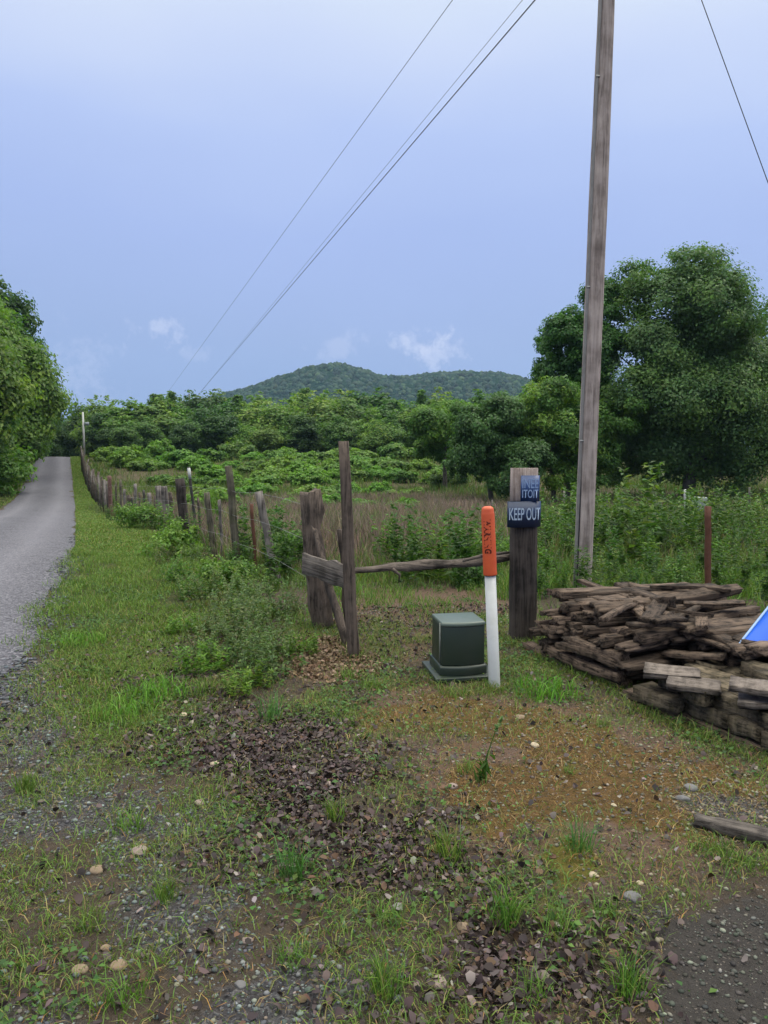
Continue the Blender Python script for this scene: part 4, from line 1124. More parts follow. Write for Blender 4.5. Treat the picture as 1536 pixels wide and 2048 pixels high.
wp = 51 / s_
o = link('sign_post', mesh('sign_post', *rough_box(wp, wp * .85, at_y(1046, 945, yp)[2] - gp, seed=9), M_tie)); o.location = (xp, yp + wp * .42, gp); o.rotation_euler = (0, R(-.3), R(4))
tag(o, 'thick dark square timber post carrying the blue signs', 'post')


def text_mesh(name, body, w, h, mat, bold=.0, curve=None):
    c = bpy.data.curves.new(name, 'FONT'); c.body = body; c.extrude = .0; c.offset = bold; c.resolution_u = 3
    t = bpy.data.objects.new(name, c); COL.objects.link(t)
    dg = bpy.context.evaluated_depsgraph_get(); dg.update()
    me = bpy.data.meshes.new_from_object(t.evaluated_get(dg))
    bpy.data.objects.remove(t); bpy.data.curves.remove(c)
    n = len(me.vertices); co = np.empty(n * 3, np.float32); me.vertices.foreach_get('co', co); co = co.reshape(-1, 3)
    lo, hi = co.min(0), co.max(0)
    x = (co[:, 0] - (lo[0] + hi[0]) / 2) / (hi[0] - lo[0]) * w; z = (co[:, 1] - (lo[1] + hi[1]) / 2) / (hi[1] - lo[1]) * h
    y = np.zeros(n) if curve is None else curve(x)
    out = np.stack([x, y - .0025, z], 1).astype(np.float32)
    me.vertices.foreach_set('co', out.ravel()); me.materials.clear(); me.materials.append(mat); me.update()
    me.name = name
    return me


def curved_plate(name, w, h, th, curve, mat, n=20, wav=0):
    x = np.linspace(-w / 2, w / 2, n); y = curve(x)
    V = []
    for sy in (0, th):
        for sz in (-h / 2, h / 2):
            V.append(np.stack([x, y + sy, np.full(n, sz) + wav * np.sin(x * 40 + sz)], 1))
    V = np.concatenate(V); a = np.arange(n - 1)
    q = lambda r0, r1: np.stack([r0 * n + a, r0 * n + a + 1, r1 * n + a + 1, r1 * n + a], 1)
    F = [q(0, 1), q(3, 2), q(1, 3), q(2, 0), np.array([[0, n, 3 * n, 2 * n], [n - 1, 3 * n - 1, 4 * n - 1, 2 * n - 1]])]
    return mesh(name, V, F, mat)


yf = yp - .012
# pinkish backing board and upper blue sign
bd = at_y(1048, 969, yf)
o = link('backing_board', mesh('backing_board', *box(55 / s_, .018, 66 / s_), M_pink)); o.location = bd; o.rotation_euler = (0, 0, R(2)); bevel(o, .003, 1)
tag(o, 'pinkish weathered board behind the upper blue sign on the sign post', 'board')
up = at_y(1061, 977, yf - .016)
cv0 = lambda x: .02 * np.clip((x - .02) / .06, 0, 2) ** 2
t = empty('upper_sign', up, R(2), 'upper faded blue sign with two rows of letters on the sign post', 'sign')
link('plate', curved_plate('plate', 39 / s_, 52 / s_, .003, cv0, M_sign2), t)
tm = text_mesh('lettering', 'INEE', 33 / s_, 19 / s_, M_letter2, .012, cv0); a = link('lettering', tm, t); a.location = (0, 0, 10 / s_)
tm = text_mesh('lettering', 'ITOIT', 33 / s_, 17 / s_, M_letter2, .012, cv0); a = link('lettering', tm, t); a.location = (0, 0, -10.5 / s_)
lo = at_y(1050, 1029, yf - .024)
cv1 = lambda x: .012 * np.sin(x * 14) + .045 * np.clip((x - .06) / .08, 0, 1.2) ** 2 + .02 * np.clip((-x - .08) / .06, 0, 1) ** 2
t = empty('keep_out_sign', lo, R(1), 'lower navy blue KEEP OUT sign bent around the sign post', 'sign')
link('plate', curved_plate('plate', 70 / s_, 52 / s_, .003, cv1, M_sign), t)
tm = text_mesh('lettering', 'KEEP OUT', 64 / s_, 25 / s_, M_letter, .008, cv1); a = link('lettering', tm, t); a.location = (.002, 0, 1 / s_)

# ------------------------------------------------------------------ marker post and pedestal
xm, ym = unproj(989, 1372); gm = gz(xm, ym); sm_ = FPX / ym
mk_ = empty('marker_post', (xm, ym, gm), 0, 'white tubular marker post with bright orange cap beside the green pedestal', 'marker post')
ht = at_y(975, 1012, ym)[2] - gm
lean = Vector((at_y(975, 1012, ym)[0] - xm, 0.0, ht))
rw = 11.3 / sm_
sp = ht * (1370 - 1147) / (1370 - 1012)
def lathe(prof, sides=32):
    prof = np.array(prof); a = np.arange(sides) * 2 * math.pi / sides
    V = np.concatenate([np.stack([r * np.cos(a), r * np.sin(a), np.full(sides, z)], 1) for r, z in prof])
    n = len(prof); i = np.arange(n - 1)[:, None] * sides; j = np.arange(sides)[None]; k = (j + 1) % sides
    return V, [np.stack([i + j, i + k, i + sides + k, i + sides + j], -1).reshape(-1, 4), (np.arange(sides) + (n - 1) * sides)[None], (np.arange(sides)[::-1])[None]]
rc = rw * 1.22
o = link('pole', mesh('pole', *lathe([(rw * 1.06, -.1), (rw * 1.06, 0), (rw, sp + .02)]), M_marker, None, True), mk_)
cap = link('cap', mesh('cap', *lathe([(rc, sp), (rc * 1.02, sp + .006), (rc, sp + .02), (rc * .98, ht - .055), (rc * .93, ht - .042), (rc * .90, ht - .038), (rc * .90, ht - .022), (rc * .78, ht - .008), (rc * .5, ht - .001), (rc * .2, ht)]), M_orange, None, True), mk_)
for part in (o, cap):
    part.data.polygons[-1].use_smooth = False
mk_.rotation_euler = (0, math.atan2(lean.x, lean.z), 0)
# sideways lettering wrapped round the cap
tm = text_mesh('lettering', 'WARNING', .235, .05, M_ink, .05)
co = np.empty(len(tm.vertices) * 3, np.float32); tm.vertices.foreach_get('co', co); co = co.reshape(-1, 3)
ang = -math.pi / 2 - .32 + co[:, 2] / rc
zz = ht - .20 - co[:, 0]
rr_ = rc * 1.012
tm.vertices.foreach_set('co', np.stack([rr_ * np.cos(ang), rr_ * np.sin(ang), zz], 1).astype(np.float32).ravel()); tm.update()
link('lettering', tm, cap)

# pedestal
xq, yq = unproj(921, 1362); gq = gz(xq, yq); yq += .17
pd = empty('utility_pedestal', (xq - .005, yq, gq), R(10), 'dark green plastic utility pedestal box on a square base plate', 'utility box')
def dshape(w, d, bow, n=14):
    xs_ = np.linspace(-w / 2, w / 2, n)
    fr = np.stack([xs_, -d / 2 - bow * (1 - (2 * xs_ / w) ** 2)], 1)
    return np.concatenate([fr, [[w / 2, d / 2], [-w / 2, d / 2]]])
def prism(levels):
    V = []; m = len(levels[0][0])
    for P, z in levels: V.append(np.concatenate([P, np.full((m, 1), z)], 1))
    V = np.concatenate(V); n = len(levels); i = np.arange(n - 1)[:, None] * m; j = np.arange(m)[None]; k = (j + 1) % m
    return V, [np.stack([i + j, i + k, i + m + k, i + m + j], -1).reshape(-1, 4), (np.arange(m) + (n - 1) * m)[None], np.arange(m)[::-1][None]]
W = .315; D = .29
hb = .415
o = link('base_plate', mesh('base_plate', *box(.455, .44, .035, (0.012, 0, .022)), M_ped), pd); bevel(o, .006, 2)
o = link('skirt', mesh('skirt', *prism([(dshape(W * 1.09, D * 1.08, .035), .0405), (dshape(W * 1.09, D * 1.08, .035), .095), (dshape(W * 1.05, D * 1.04, .03), .107)]), M_ped), pd); bevel(o, .005, 2)
o = link('housing', mesh('housing', *prism([(dshape(W, D, .028), .1075), (dshape(W * .99, D * .99, .026), hb - .03)]), M_ped), pd); bevel(o, .008, 3)
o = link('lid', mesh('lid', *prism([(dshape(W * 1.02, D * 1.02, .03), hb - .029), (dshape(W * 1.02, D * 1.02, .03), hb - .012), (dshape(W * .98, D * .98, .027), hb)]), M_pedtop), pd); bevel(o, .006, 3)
o = link('edge_strip', mesh('edge_strip', *box(.006, .016, .29, (-W / 2 - .003, -D / 2 + .035, .26)), M_pedstrip), pd)

# ------------------------------------------------------------------ utility pole, wires
YP = 8.35
pb = at_y(1164, 1176, YP); x0, gP = pb[0], gz(pb[0], YP)
pt = at_y(1213, 0, YP)
slope = (pt[0] - x0) / (pt[2] - pb[2])
HP = 9.3
Pp = empty('utility_pole', (x0, YP, gP), 0, 'tall weathered wooden utility pole rising behind the woodpile', 'utility pole')
Pp.rotation_euler = (0, math.atan(slope), 0)
rb = 35.5 / 2 / FPX * YP; rt = 27 / 2 / FPX * (YP + .2) * .84
V, F = tube([(0, 0, -.3 + (HP + .3) * k / 30) for k in range(31)], [rb * 1.03, rb, rt], 28, .05, 3)
link('pole', mesh('pole', V, F, M_pole, None, True), Pp)
cxp = lambda z: -(rb + (rt - rb) * z / HP)
link('conduit', mesh('conduit', *tube([(cxp(z) * .97 - .004, -.055, z) for z in np.linspace(-.1, 8.6, 20)], [.017, .017], 10), M_conduit, None, True), Pp)
link('ground_wire', mesh('ground_wire', *tube([(cxp(z) * .78, cxp(z) * .66, z) for z in np.linspace(-.05, 8.6, 24)], [.007, .007], 6), M_wire, None, True), Pp)
zb = at_y(1170, 962, YP)[2] - gP
rbz = rb + (rt - rb) * zb / HP
th = np.linspace(0, 2 * math.pi, 25)
link('wire_band', mesh('wire_band', *tube(np.stack([np.cos(th) * (rbz + .006), np.sin(th) * (rbz + .006), zb + .004 * np.sin(th * 2)], 1), [.004, .004], 5, cap=False), M_whitep), Pp)
for z in (zb + .45, 3.4, 5.6):
    rz_ = rb + (rt - rb) * z / HP
    link('strap', mesh('strap', *box(.05, .004, .02, (-rz_ * .93, -.072, z)), M_galv), Pp)
# insulator bracket at the top (above the frame) the wires fasten to
link('bracket', mesh('bracket', *box(.5, .07, .09, (0, -rt - .04, 8.75)), M_grey), Pp)

def cable(name, pts, r0, r1, label, sag=0, n=60, mat=None):
    a, b = np.array(pts[0]), np.array(pts[-1]); t = np.linspace(0, 1, n)[:, None]
    p = a + (b - a) * t; p[:, 2] -= sag * 4 * (t * (1 - t))[:, 0]
    o = link(name, mesh(name, *tube(p - a, [r0, r1], 6), mat or M_wire, None, True)); o.location = a
    return tag(o, label, 'cable')

top_at = lambda z: np.array([x0 + slope * z, YP, gP + z])
far1 = at_y(392, 795, 92); far2 = at_y(352, 762, 92)
W1 = at_y(1070, 0, 9.5); W2 = at_y(905, 0, 11.9)
def through(far, near):  # extend straight from far through near back to the pole's depth
    k = (YP - far[1]) / (near[1] - far[1]); return far + (near - far) * k
a1 = through(far1, W1); a2 = through(far2, W2); far3 = at_y(396, 790, 92)
ext = lambda w_, f_: w_ + (f_ - w_) * (125 - w_[1]) / (f_[1] - w_[1])
a1b = through(far3, at_y(1045, 0, 9.7))
far1, far2, far3 = ext(W1, far1), ext(W2, far2), ext(at_y(1045, 0, 9.7), far3)
cable('power_line', [a1, far1], .0075, .011, 'thickest black line of the close pair crossing the sky from the utility pole')
cable('power_line', [a1b, far3], .003, .007, 'thin line running just above the thick black one')
cable('power_line', [a2, far2], .0045, .009, 'separate pale line high above the close pair, slanting across the sky')
g1 = top_at(8.7)
r_ = ray(1536, 365)
gd = np.array([r_[0] / r_[1] * 8.05, 8.05, EYE + r_[2] / r_[1] * 8.05])
k = (g1[2] - 0) / (g1[2] - gd[2])
cable('guy_wire', [g1, g1 + (gd - g1) * k], .005, .005, 'guy wire slanting down right of the utility pole')
# distant pole with white look
yw = 79; xw = (170.5 - 768) / FPX * yw
wpole = empty('distant_pole', (xw, yw, gz(xw, yw)), 0, 'small pale utility pole at the far end of the road fence', 'utility pole')
link('pole', mesh('pole', *tube([(0, 0, -.2), (0, 0, at_y(170, 824, yw)[2] - gz(xw, yw))], [.13, .10], 8), M_whitep), wpole)
link('bracket', mesh('bracket', *box(.5, .12, .35, (.35, 0, 3.6)), M_greybox), wpole)
xh, yh = far1[0] + .5, 125.2
o = link('line_pole', mesh('line_pole', *tube([(0, 0, -.2), (0, 0, max(far2[2], far1[2]) + .3 - gz(xh, yh))], [.16, .11], 8), M_bark)); o.location = (xh, yh, gz(xh, yh))
tag(o, 'far wooden line pole hidden in the trees where the power lines end', 'utility pole')

# back fence beyond the weeds at right
for k, (px, tp, bp, w, m, lab) in enumerate([(1129, 982, 1035, 4, M_grey, 'thin grey stake behind the weeds left of the pole'), (1215, 985, 1030, 4, M_grey, 'thin stake behind the weeds just right of the pole'), (1371, 979, 1030, 5, M_whitep, 'white stake under the oak left of the grey box'),
        (1312, 985, 1030, 3, M_grey, 'thin dull stake under the oak before the white stake'), (1500, 975, 1030, 4, M_grey, 'thin pale stake under the right oak'), (985, 1000, 1050, 3, M_grey, 'thin stake just above the orange cap')]):
    post('back_fence_stake', (px, bp), (px - 1, tp), w, m, lab, 'stake', 'stakes of the back fence', Y=24 + k * .3, sides=5, nz=.1, seed=70 + k, sink=.8)
xb, yb = (1398 - 768) / FPX * 23, 23
bxo = link('metal_box', mesh('metal_box', *box(.45, .35, .5), M_greybox)); bxo.location = (xb, yb, at_y(1398, 1010, yb)[2]); bevel(bxo, .03, 2)
gb = gz(xb, yb)
V, F = box(.12, .12, bxo.location.z - gb - .2 + .1, (0, 0, -(.25 + (bxo.location.z - gb - .2) / 2)))
link('leg', mesh('leg', V, F, M_greybox), bxo)
tag(bxo, 'small grey box on a leg behind the weeds under the oak', 'box')
post('steel_stake', (1416, 1195), (1416, 1012), 11, M_rust, 'rusty brown steel stake standing behind the woodpile', 'stake', Y=7.6, sides=4, square=1, nz=.12, jag=.01, flat=(1, .5), seed=80)
# thin strand from the sign post to the pole
e1 = np.array([xp + .05, yp, at_y(1068, 968, yp)[2]]); e2 = np.array([x0 + slope * zb - rbz, YP, gP + zb])

# ------------------------------------------------------------------ woodpile
def timber_mesh(seed, L=1.0, w=.1, h=.07, n=9, amp=.10, rnd=.35, m=16):
    rr = np.random.RandomState(seed); V = []
    ang = np.arange(m) * 2 * math.pi / m
    pr = np.stack([np.cos(ang), np.sin(ang)], 1); sq = pr / np.max(np.abs(pr), 1, keepdims=True)
    pr = pr * rnd + sq * (1 - rnd)
    rid = 1 + amp * rr.randn(m, 1) * .6
    bow = rr.randn(2) * .006 * L
    for i in range(n):
        t = i / (n - 1)
        q = pr * rid * (1 + amp * rr.randn(m, 1) * .35) * [w / 2, h / 2] * (1 + .08 * rr.randn())
        xx = np.full((m, 1), (t - .5) * L) + (rr.randn(m, 1) * .012 if i in (0, n - 1) else 0)
        V.append(np.concatenate([xx, q + bow * 4 * t * (1 - t)], 1))
    V = np.concatenate(V); i = np.arange(n - 1)[:, None] * m; j = np.arange(m)[None]; k = (j + 1) % m
    F = [np.stack([i + j, i + k, i + m + k, i + m + j], -1).reshape(-1, 4)]
    c0 = len(V); V = np.concatenate([V, [V[:m].mean(0), V[-m:].mean(0)]]); jj = np.arange(m); kk = (jj + 1) % m
    F += [np.stack([np.full(m, c0), kk, jj], 1), np.stack([np.full(m, c0 + 1), (n - 1) * m + jj, (n - 1) * m + kk], 1)]
    return V, F


TM = [mesh('timber', *timber_mesh(700 + k, 1.0, [.11, .14, .085, .12, .09, .15][k], [.062, .045, .06, .04, .07, .036][k], rnd=[.1, .0, .3, .0, .15, .0][k], amp=.10), M_timber) for k in range(6)]
BM = [mesh('block', *timber_mesh(720 + k, 1.0, .16, .084, amp=.045, rnd=.0, n=5), M_block) for k in range(4)]
PL = [mesh('board', *timber_mesh(740 + k, 1.0, .13, .035, amp=.06, rnd=.0), M_timber) for k in range(3)]
def place(name, me, c, yaw, pitch=0, roll=0, L=1.0, sc=(1, 1), label=None, cat='timber', group=None):
    o = link(name, me); o.location = c; o.rotation_euler = Euler((roll, pitch, yaw), 'XYZ'); o.scale = (L, sc[0], sc[1])
    return tag(o, label, cat, group)


rs = np.random.RandomState(17)
C0 = np.array([1.20, 5.78]); d_ = np.array([.42, -.86]); d_ /= np.linalg.norm(d_); n_ = np.array([-d_[1], d_[0]])
yawn = math.atan2(n_[1], n_[0]); yawd = math.atan2(d_[1], d_[0])
lay_names = ['bottom', 'second', 'third', 'fourth', 'fifth', 'sixth', 'seventh', 'top']
# dark skids
for k, off in enumerate((.03, .55)):
    c = C0 + d_ * (.42) + n_ * off
    place('skid', PL[k], (c[0], c[1], gz(*c) + .03), yawd, L=1.1, sc=(.75, 1.6), label=['dark skid beam under the front of the back woodpile', 'dark skid beam under the middle of the back woodpile'][k], cat='skid')
for k, (off, zz, L, hs) in enumerate([(-.03, .10, .75, 1.6), (-.05, .165, .6, 1.4), (-.02, .23, .5, 1.5)]):
    c = C0 + d_ * (.62 + .06 * k) + n_ * off
    place('board', PL[k], (c[0], c[1], gz(*c) + zz), yawd + .03 * k, L=L, sc=(.6, hs), label=['long board along the lower face of the back woodpile', 'board on edge above the lowest face board of the back woodpile', 'upper short board across the face of the back woodpile'][k], cat='board')
zl = .055
for li in range(8):
    cnt = 8 if li < 6 else (6 if li == 6 else 5)
    hmax = 0
    pos = .04 + .02 * rs.rand()
    for k in range(cnt):
        vi = rs.randint(6); w = [.11, .14, .085, .12, .09, .15][vi]; h = [.062, .045, .06, .04, .07, .036][vi]
        L = .9 + .65 * rs.rand(); push = (.045 * rs.randn() + .04 * abs(rs.randn()) + (.02 * li if li > 4 else 0))
        ctr = C0 + d_ * (pos + w / 2) + n_ * (push + L / 2)
        zc_ = gz(*C0) + zl + h / 2 + .004 * rs.randn()
        place('timber', TM[vi], (ctr[0], ctr[1], zc_), yawn + .09 * rs.randn(), .02 * rs.randn(), .14 * rs.randn(), L, (1, 1),
              f'weathered timber end, {ORD[k]} from the sign post in the {lay_names[li]} layer of the back woodpile', 'timber', f'{lay_names[li]} layer of the back woodpile')
        pos += w * .98 + .004
    zl += .051
# a bulk of longer timbers further back-right, filling behind the front stack
for li in range(5):
    for k in range(7):
        vi = rs.randint(6); L = 1.1 + .4 * rs.rand()
        ctr = C0 + d_ * (.98 + .12 * k + .03 * rs.randn()) + n_ * (.52 + L / 2 + .05 * rs.randn())
        place('timber', TM[vi], (ctr[0], ctr[1], .09 + .066 * li + .006 * rs.randn()), yawn + .1 * rs.randn(), .02 * rs.randn(), .1 * rs.randn(), L, (1.1, 1),
              f'weathered timber lying in the middle of the woodpile, {ORD[k]} rightward in its {lay_names[li]} layer', 'timber', f'{lay_names[li]} layer of the middle woodpile')
# loose boards on top: (end pixel a, end pixel b, depth a, depth b)
tops = [((1165, 1187), (1235, 1207), 6.0, 5.55, 0, 1.1, 'board lying at the left top corner of the back woodpile'), ((1180, 1228), (1312, 1196), 5.55, 5.7, 1, .8, 'pale slim board pointing up right across the woodpile top'),
        ((1240, 1172), (1335, 1205), 6.2, 5.4, 2, 1.5, 'thick plank tilted up as the peak of the woodpile'), ((1105, 1185), (1180, 1183), 5.95, 6.3, 0, 1.1, 'stub plank at the far left of the woodpile top'),
        ((1330, 1218), (1475, 1290), 5.6, 4.75, 0, .8, 'long board sloping down toward the blue shell'), ((1372, 1270), (1470, 1300), 5.2, 4.7, 1, .6, 'short pale board sloping under the long one toward the blue shell'),
        ((1360, 1200), (1500, 1235), 6.4, 5.5, 2, 1.0, 'dark board along the rear edge of the woodpile'), ((1400, 1215), (1560, 1262), 6.0, 5.2, 0, 1.0, 'second dark board in front of the rear edge board'),
        ((1265, 1242), (1345, 1256), 5.5, 5.2, 1, .9, 'flat board below the crossing boards of the woodpile'), ((1300, 1190), (1420, 1215), 6.3, 5.9, 1, 1.0, 'dark board behind the tilted plank'),
        ((1330, 1305), (1450, 1312), 5.0, 4.7, 2, .7, 'flat board lying just above the front block stack'), ((1290, 1215), (1345, 1230), 5.3, 5.2, 2, .6, 'short stick end poking from the woodpile top'),
        ((1440, 1240), (1535, 1275), 5.6, 5.0, 2, .8, 'narrow board right behind the blue shell')]
rq = np.random.RandomState(62)
for q_ in range(16):
    u_, v_ = rq.rand() * 1.1, rq.rand() * 1.1
    c2 = C0 + d_ * u_ + n_ * (.15 + v_); Lq = .25 + .5 * rq.rand()
    place('scrap_board', PL[q_ % 3], (c2[0], c2[1], .44 - .12 * max(0, u_ - .7) + .05 * rq.rand()), rq.rand() * 3.1, .22 * (rq.rand() - .5), .5 * (rq.rand() - .5), Lq, (.35 + .5 * rq.rand(), .8),
          f'loose scrap board on the woodpile, {ORD[q_]} found going from the sign post', 'board', 'scrap boards on the back woodpile')
for k, (a, b, Ya, Yb, vi, hs, lab) in enumerate(tops):
    pa, pb_ = at_y(*a, Ya), at_y(*b, Yb); c = (pa + pb_) / 2; dv = Vector(pb_ - pa)
    o = link('board', PL[vi]); o.location = c; o.rotation_euler = dv.to_track_quat('X', 'Z').to_euler()
    o.scale = (dv.length, .85, hs * 1.3)
    tag(o, lab, 'board', 'loose boards on the woodpile')
# front stack of short thick blocks
F0 = np.array([1.60, 4.66]); fd = np.array([.44, -.86]); fd /= np.linalg.norm(fd); fn = np.array([-fd[1], fd[0]]); yaws = math.atan2(fd[1], fd[0])
c = F0 + fd * .75 + fn * .06
place('skid', PL[2], (c[0], c[1], gz(*c) + .025), yaws, L=1.7, sc=(.7, 1.5), label='dark skid beam along the foot of the front block stack', cat='skid')
zl = .05
for li, hcnt in enumerate((6, 6, 6)):
    for row in range(4):
        pos = .0 + .10 * rs.rand() + (.06 * li if li < 2 else .02)
        for k in range(hcnt):
            L = .17 + .2 * rs.rand(); vi = rs.randint(4)
            if li == 2 and row == 0 and k < 5: pos += L; continue
            if li == 2 and (rs.rand() < .4 or k < 1): pos += L; continue
            ctr = F0 + fd * (pos + L / 2) + fn * (.085 + .16 * row + .02 * rs.randn() + .03 * li)
            place('block', BM[vi], (ctr[0], ctr[1], gz(*F0) + zl + .043 + .003 * rs.randn()), yaws + .07 * rs.randn(), .02 * rs.randn(), .05 * rs.randn(), L, (.9 + .2 * rs.rand(), .92 + .1 * rs.rand()),
                  f'squared grey-brown block, {ORD[k]} along the {["front", "second", "third", "rear"][row]} row, {["bottom", "second", "third", "top"][li]} course of front stack', 'block', f'{["bottom", "second", "third", "top"][li]} course of the front block stack')
            pos += L + .008
    zl += .0845
for k, (a, b, Y, lab) in enumerate([((1288, 1340), (1400, 1350), 4.56, 'pale flat slab at the left top of the front block stack'), ((1335, 1362), (1440, 1376), 4.34, 'pale slab in front on top of the front block stack'), ((1460, 1366), (1560, 1380), 4.05, 'pale slab at the right end of the front block stack'), ((1476, 1398), (1590, 1408), 4.02, 'thick pale slab low at the right end of the front stack')]):
    pa, pb_ = at_y(*a, Y), at_y(*b, Y - .12); c = (pa + pb_) / 2; dv = Vector(pb_ - pa)
    sl = BM[k].copy(); sl.materials.clear(); sl.materials.append(M_slab); o = link('slab', sl); o.location = c; o.rotation_euler = dv.to_track_quat('X', 'Z').to_euler(); o.scale = (dv.length, 1.3, .42)
    tag(o, lab, 'slab', 'flat slabs on the front block stack')
# loose board on the ground at right
pa, pb_ = at_y(1388, 1683, 3.08), at_y(1600, 1722, 2.88)
c = (pa + pb_) / 2; dv = Vector(pb_ - pa); c[2] = gz(c[0], c[1]) + .028; dv.z = 0
o = link('board', TM[3]); o.location = c; o.rotation_euler = dv.to_track_quat('X', 'Z').to_euler(); o.scale = (dv.length, .75, .75)
o.data = mesh('board', *timber_mesh(760, 1.0, .09, .06, amp=.05, rnd=.15), M_plank)
tag(o, 'single grey board lying on the ground at the right edge', 'board')

# blue plastic shell
A = at_y(1470, 1299, 4.72); B_ = at_y(1542, 1208, 5.0)
bs = empty('plastic_shell', A, 0, 'bright blue plastic shell with pale rim lying on the right end of the woodpile', 'plastic tub')
L_ = 1.5; nn = 22; mm = 10
V = []
up = (B_ - A); up /= np.linalg.norm(up)
base = np.array([1.0, -.10, .01])
for i in range(nn):
    t = i / (nn - 1); s = t ** .85
    rim = up * (s * 1.0); keel = base * (s * 1.0)
    for j in range(mm):
        q = j / (mm - 1)
        p = rim * (1 - q) + keel * q + np.array([.10, -.55, .06]) * math.sin(math.pi * q) * s * .38
        V.append(p)
V = np.array(V); i = np.arange(nn - 1)[:, None] * mm; j = np.arange(mm - 1)[None]
Fq = np.stack([i + j, i + j + 1, i + mm + j + 1, i + mm + j], -1).reshape(-1, 4)
o = link('hull', mesh('hull', V, [Fq], M_blue, None, True), bs)
sm2 = o.modifiers.new('shell', 'SOLIDIFY'); sm2.thickness = .012
link('rim', mesh('rim', *tube([up * s for s in np.linspace(0, 1.0, 8)], [.009, .009], 8), M_bluerim, None, True), bs)

# ------------------------------------------------------------------ hill
hx = np.linspace(-420, 420, 340); hy = np.linspace(560, 900, 120)
HX, HY = np.meshgrid(hx, hy)
sil = np.array([(-900, 870), (-300, 860), (250, 845), (330, 828), (420, 806), (470, 790), (540, 768), (600, 748), (640, 737), (680, 733), (720, 742), (760, 757), (820, 761), (870, 755), (940, 752), (1000, 754), (1060, 766), (1150, 782), (1300, 800), (1700, 830), (2400, 860)])
YR = 720.0
pxr = 768 + HX / YR * FPX
top_ = (890 - np.interp(pxr, sil[:, 0], sil[:, 1])) / FPX * YR + EYE
prof = np.clip(1 - np.abs(HY - YR) / 165., 0, 1); prof = prof * prof * (3 - 2 * prof)
HZ = -8 + (top_ + 8) * prof
cell = vnoise(HX / 7, HY / 7, 3) * 3.2 + vnoise(HX / 3.2, HY / 3.2, 5) * 2.4 + fbm(HX / 50, HY / 50, 6, 3) * 7 * prof
HZ = HZ + (cell - 6) * np.clip(prof * 3, 0, 1)
m, nt, b, out = newmat('hill_forest')
co = N(nt, 'TexCoord').outputs['Object']
c = mix(nt, ramp(nt, noise(nt, co, .05, 5, .65), [(.35, g3(0)), (.65, g3(1))]), (.012, .030, .026), (.028, .056, .036))  # base colours pushed towards blue, painting in part of the distance haze
c = mix(nt, ramp(nt, noise(nt, co, .25, 3, .7), [(.4, g3(0)), (.7, g3(.7))]), c, (.010, .024, .019))
nt.links.new(c, b.inputs['Base Color']); b.inputs['Roughness'].default_value = 1; b.inputs['Specular IOR Level'].default_value = 0
nt.links.new(bump(nt, noise(nt, co, .35, 4, .7), 1, 3.0), b.inputs['Normal'])
ny, nx = HX.shape
ii = (np.arange(ny - 1)[:, None] * nx + np.arange(nx - 1)[None]).ravel()
tag(link('hill', mesh('hill', np.stack([HX, HY, HZ], -1).reshape(-1, 3), [np.stack([ii, ii + 1, ii + nx + 1, ii + nx], 1)], m, None, True)), kind='structure')
# forest crowns on the hill: one uncountable mass
rs = np.random.RandomState(31)
n = 15000
X = -330 + 760 * rs.rand(n); Y_ = 600 + 135 * rs.rand(n)
pxr = 768 + X / YR * FPX
tp = (890 - np.interp(pxr, sil[:, 0], sil[:, 1])) / FPX * YR + EYE
pf = np.clip(1 - np.abs(Y_ - YR) / 165., 0, 1); pf = pf * pf * (3 - 2 * pf)
Zh = -8 + (tp + 8) * pf + fbm(X / 50, Y_ / 50, 6, 3) * 7 * pf - 4.5
r = 1.2 + 2.2 * rs.rand(n) ** 2
v = IV[None] * r[:, None, None] * (1 + .5 * (rs.rand(n, 12, 1) - .5)) * [1, 1, 1.15]
V = (v + np.stack([X, Y_, Zh + .5], 1)[:, None]).reshape(-1, 3)
F = (IF[None] + (np.arange(n) * 12)[:, None, None]).reshape(-1, 3)
c = palette(n, rs, [(.020, .046, .03), (.03, .062, .034), (.014, .034, .026), (.042, .078, .038)], [.35, .3, .25, .1])
tag(link('forest', mesh('forest', V, [F], leaf_mat('far_forest', trans=0, rough=1), np.repeat(c, 12, 0))), kind='stuff')

# ------------------------------------------------------------------ haze
HAZE = True
if HAZE:
    V, F = box(2000, 1250, 150, (0, 360, 66))
    V[:, 2] = np.where(V[:, 2] < 0, -20, 112)
    m = bpy.data.materials.new('haze'); m.use_nodes = True; nt = m.node_tree; nt.nodes.clear()
    out = nt.nodes.new('ShaderNodeOutputMaterial'); pv = nt.nodes.new('ShaderNodeVolumePrincipled')
    pv.inputs['Color'].default_value = (.5, .74, 1.0, 1); pv.inputs['Density'].default_value = .00017; pv.inputs['Anisotropy'].default_value = .2
    nt.links.new(pv.outputs[0], out.inputs['Volume'])
    tag(link('haze', mesh('haze', V, F, m)), kind='stuff')

# ------------------------------------------------------------------ sky and light
w = bpy.data.worlds.new('World'); SC.world = w; w.use_nodes = True
nt = w.node_tree; nt.nodes.clear()
out = nt.nodes.new('ShaderNodeOutputWorld')
SUN_EL, SUN_AZ = R(58), R(70)   # azimuth clockwise from +Y
sky = N(nt, 'TexSky', sky_type='NISHITA', sun_disc=False, sun_elevation=SUN_EL, sun_rotation=SUN_AZ)
bg1 = N(nt, 'Background', {0: sky.outputs[0], 1: .09})
dirn = N(nt, 'TexCoord').outputs['Generated']
sep = N(nt, 'SeparateXYZ', {0: dirn})
soft = noise(nt, N(nt, 'VectorMath', {0: dirn, 1: (1.6, 1.6, 4.5)}, operation='MULTIPLY').outputs[0], 1.0, 3, .5)
el = math_(nt, 'ADD', sep.outputs[2], math_(nt, 'MULTIPLY', math_(nt, 'SUBTRACT', soft, .5), .16))
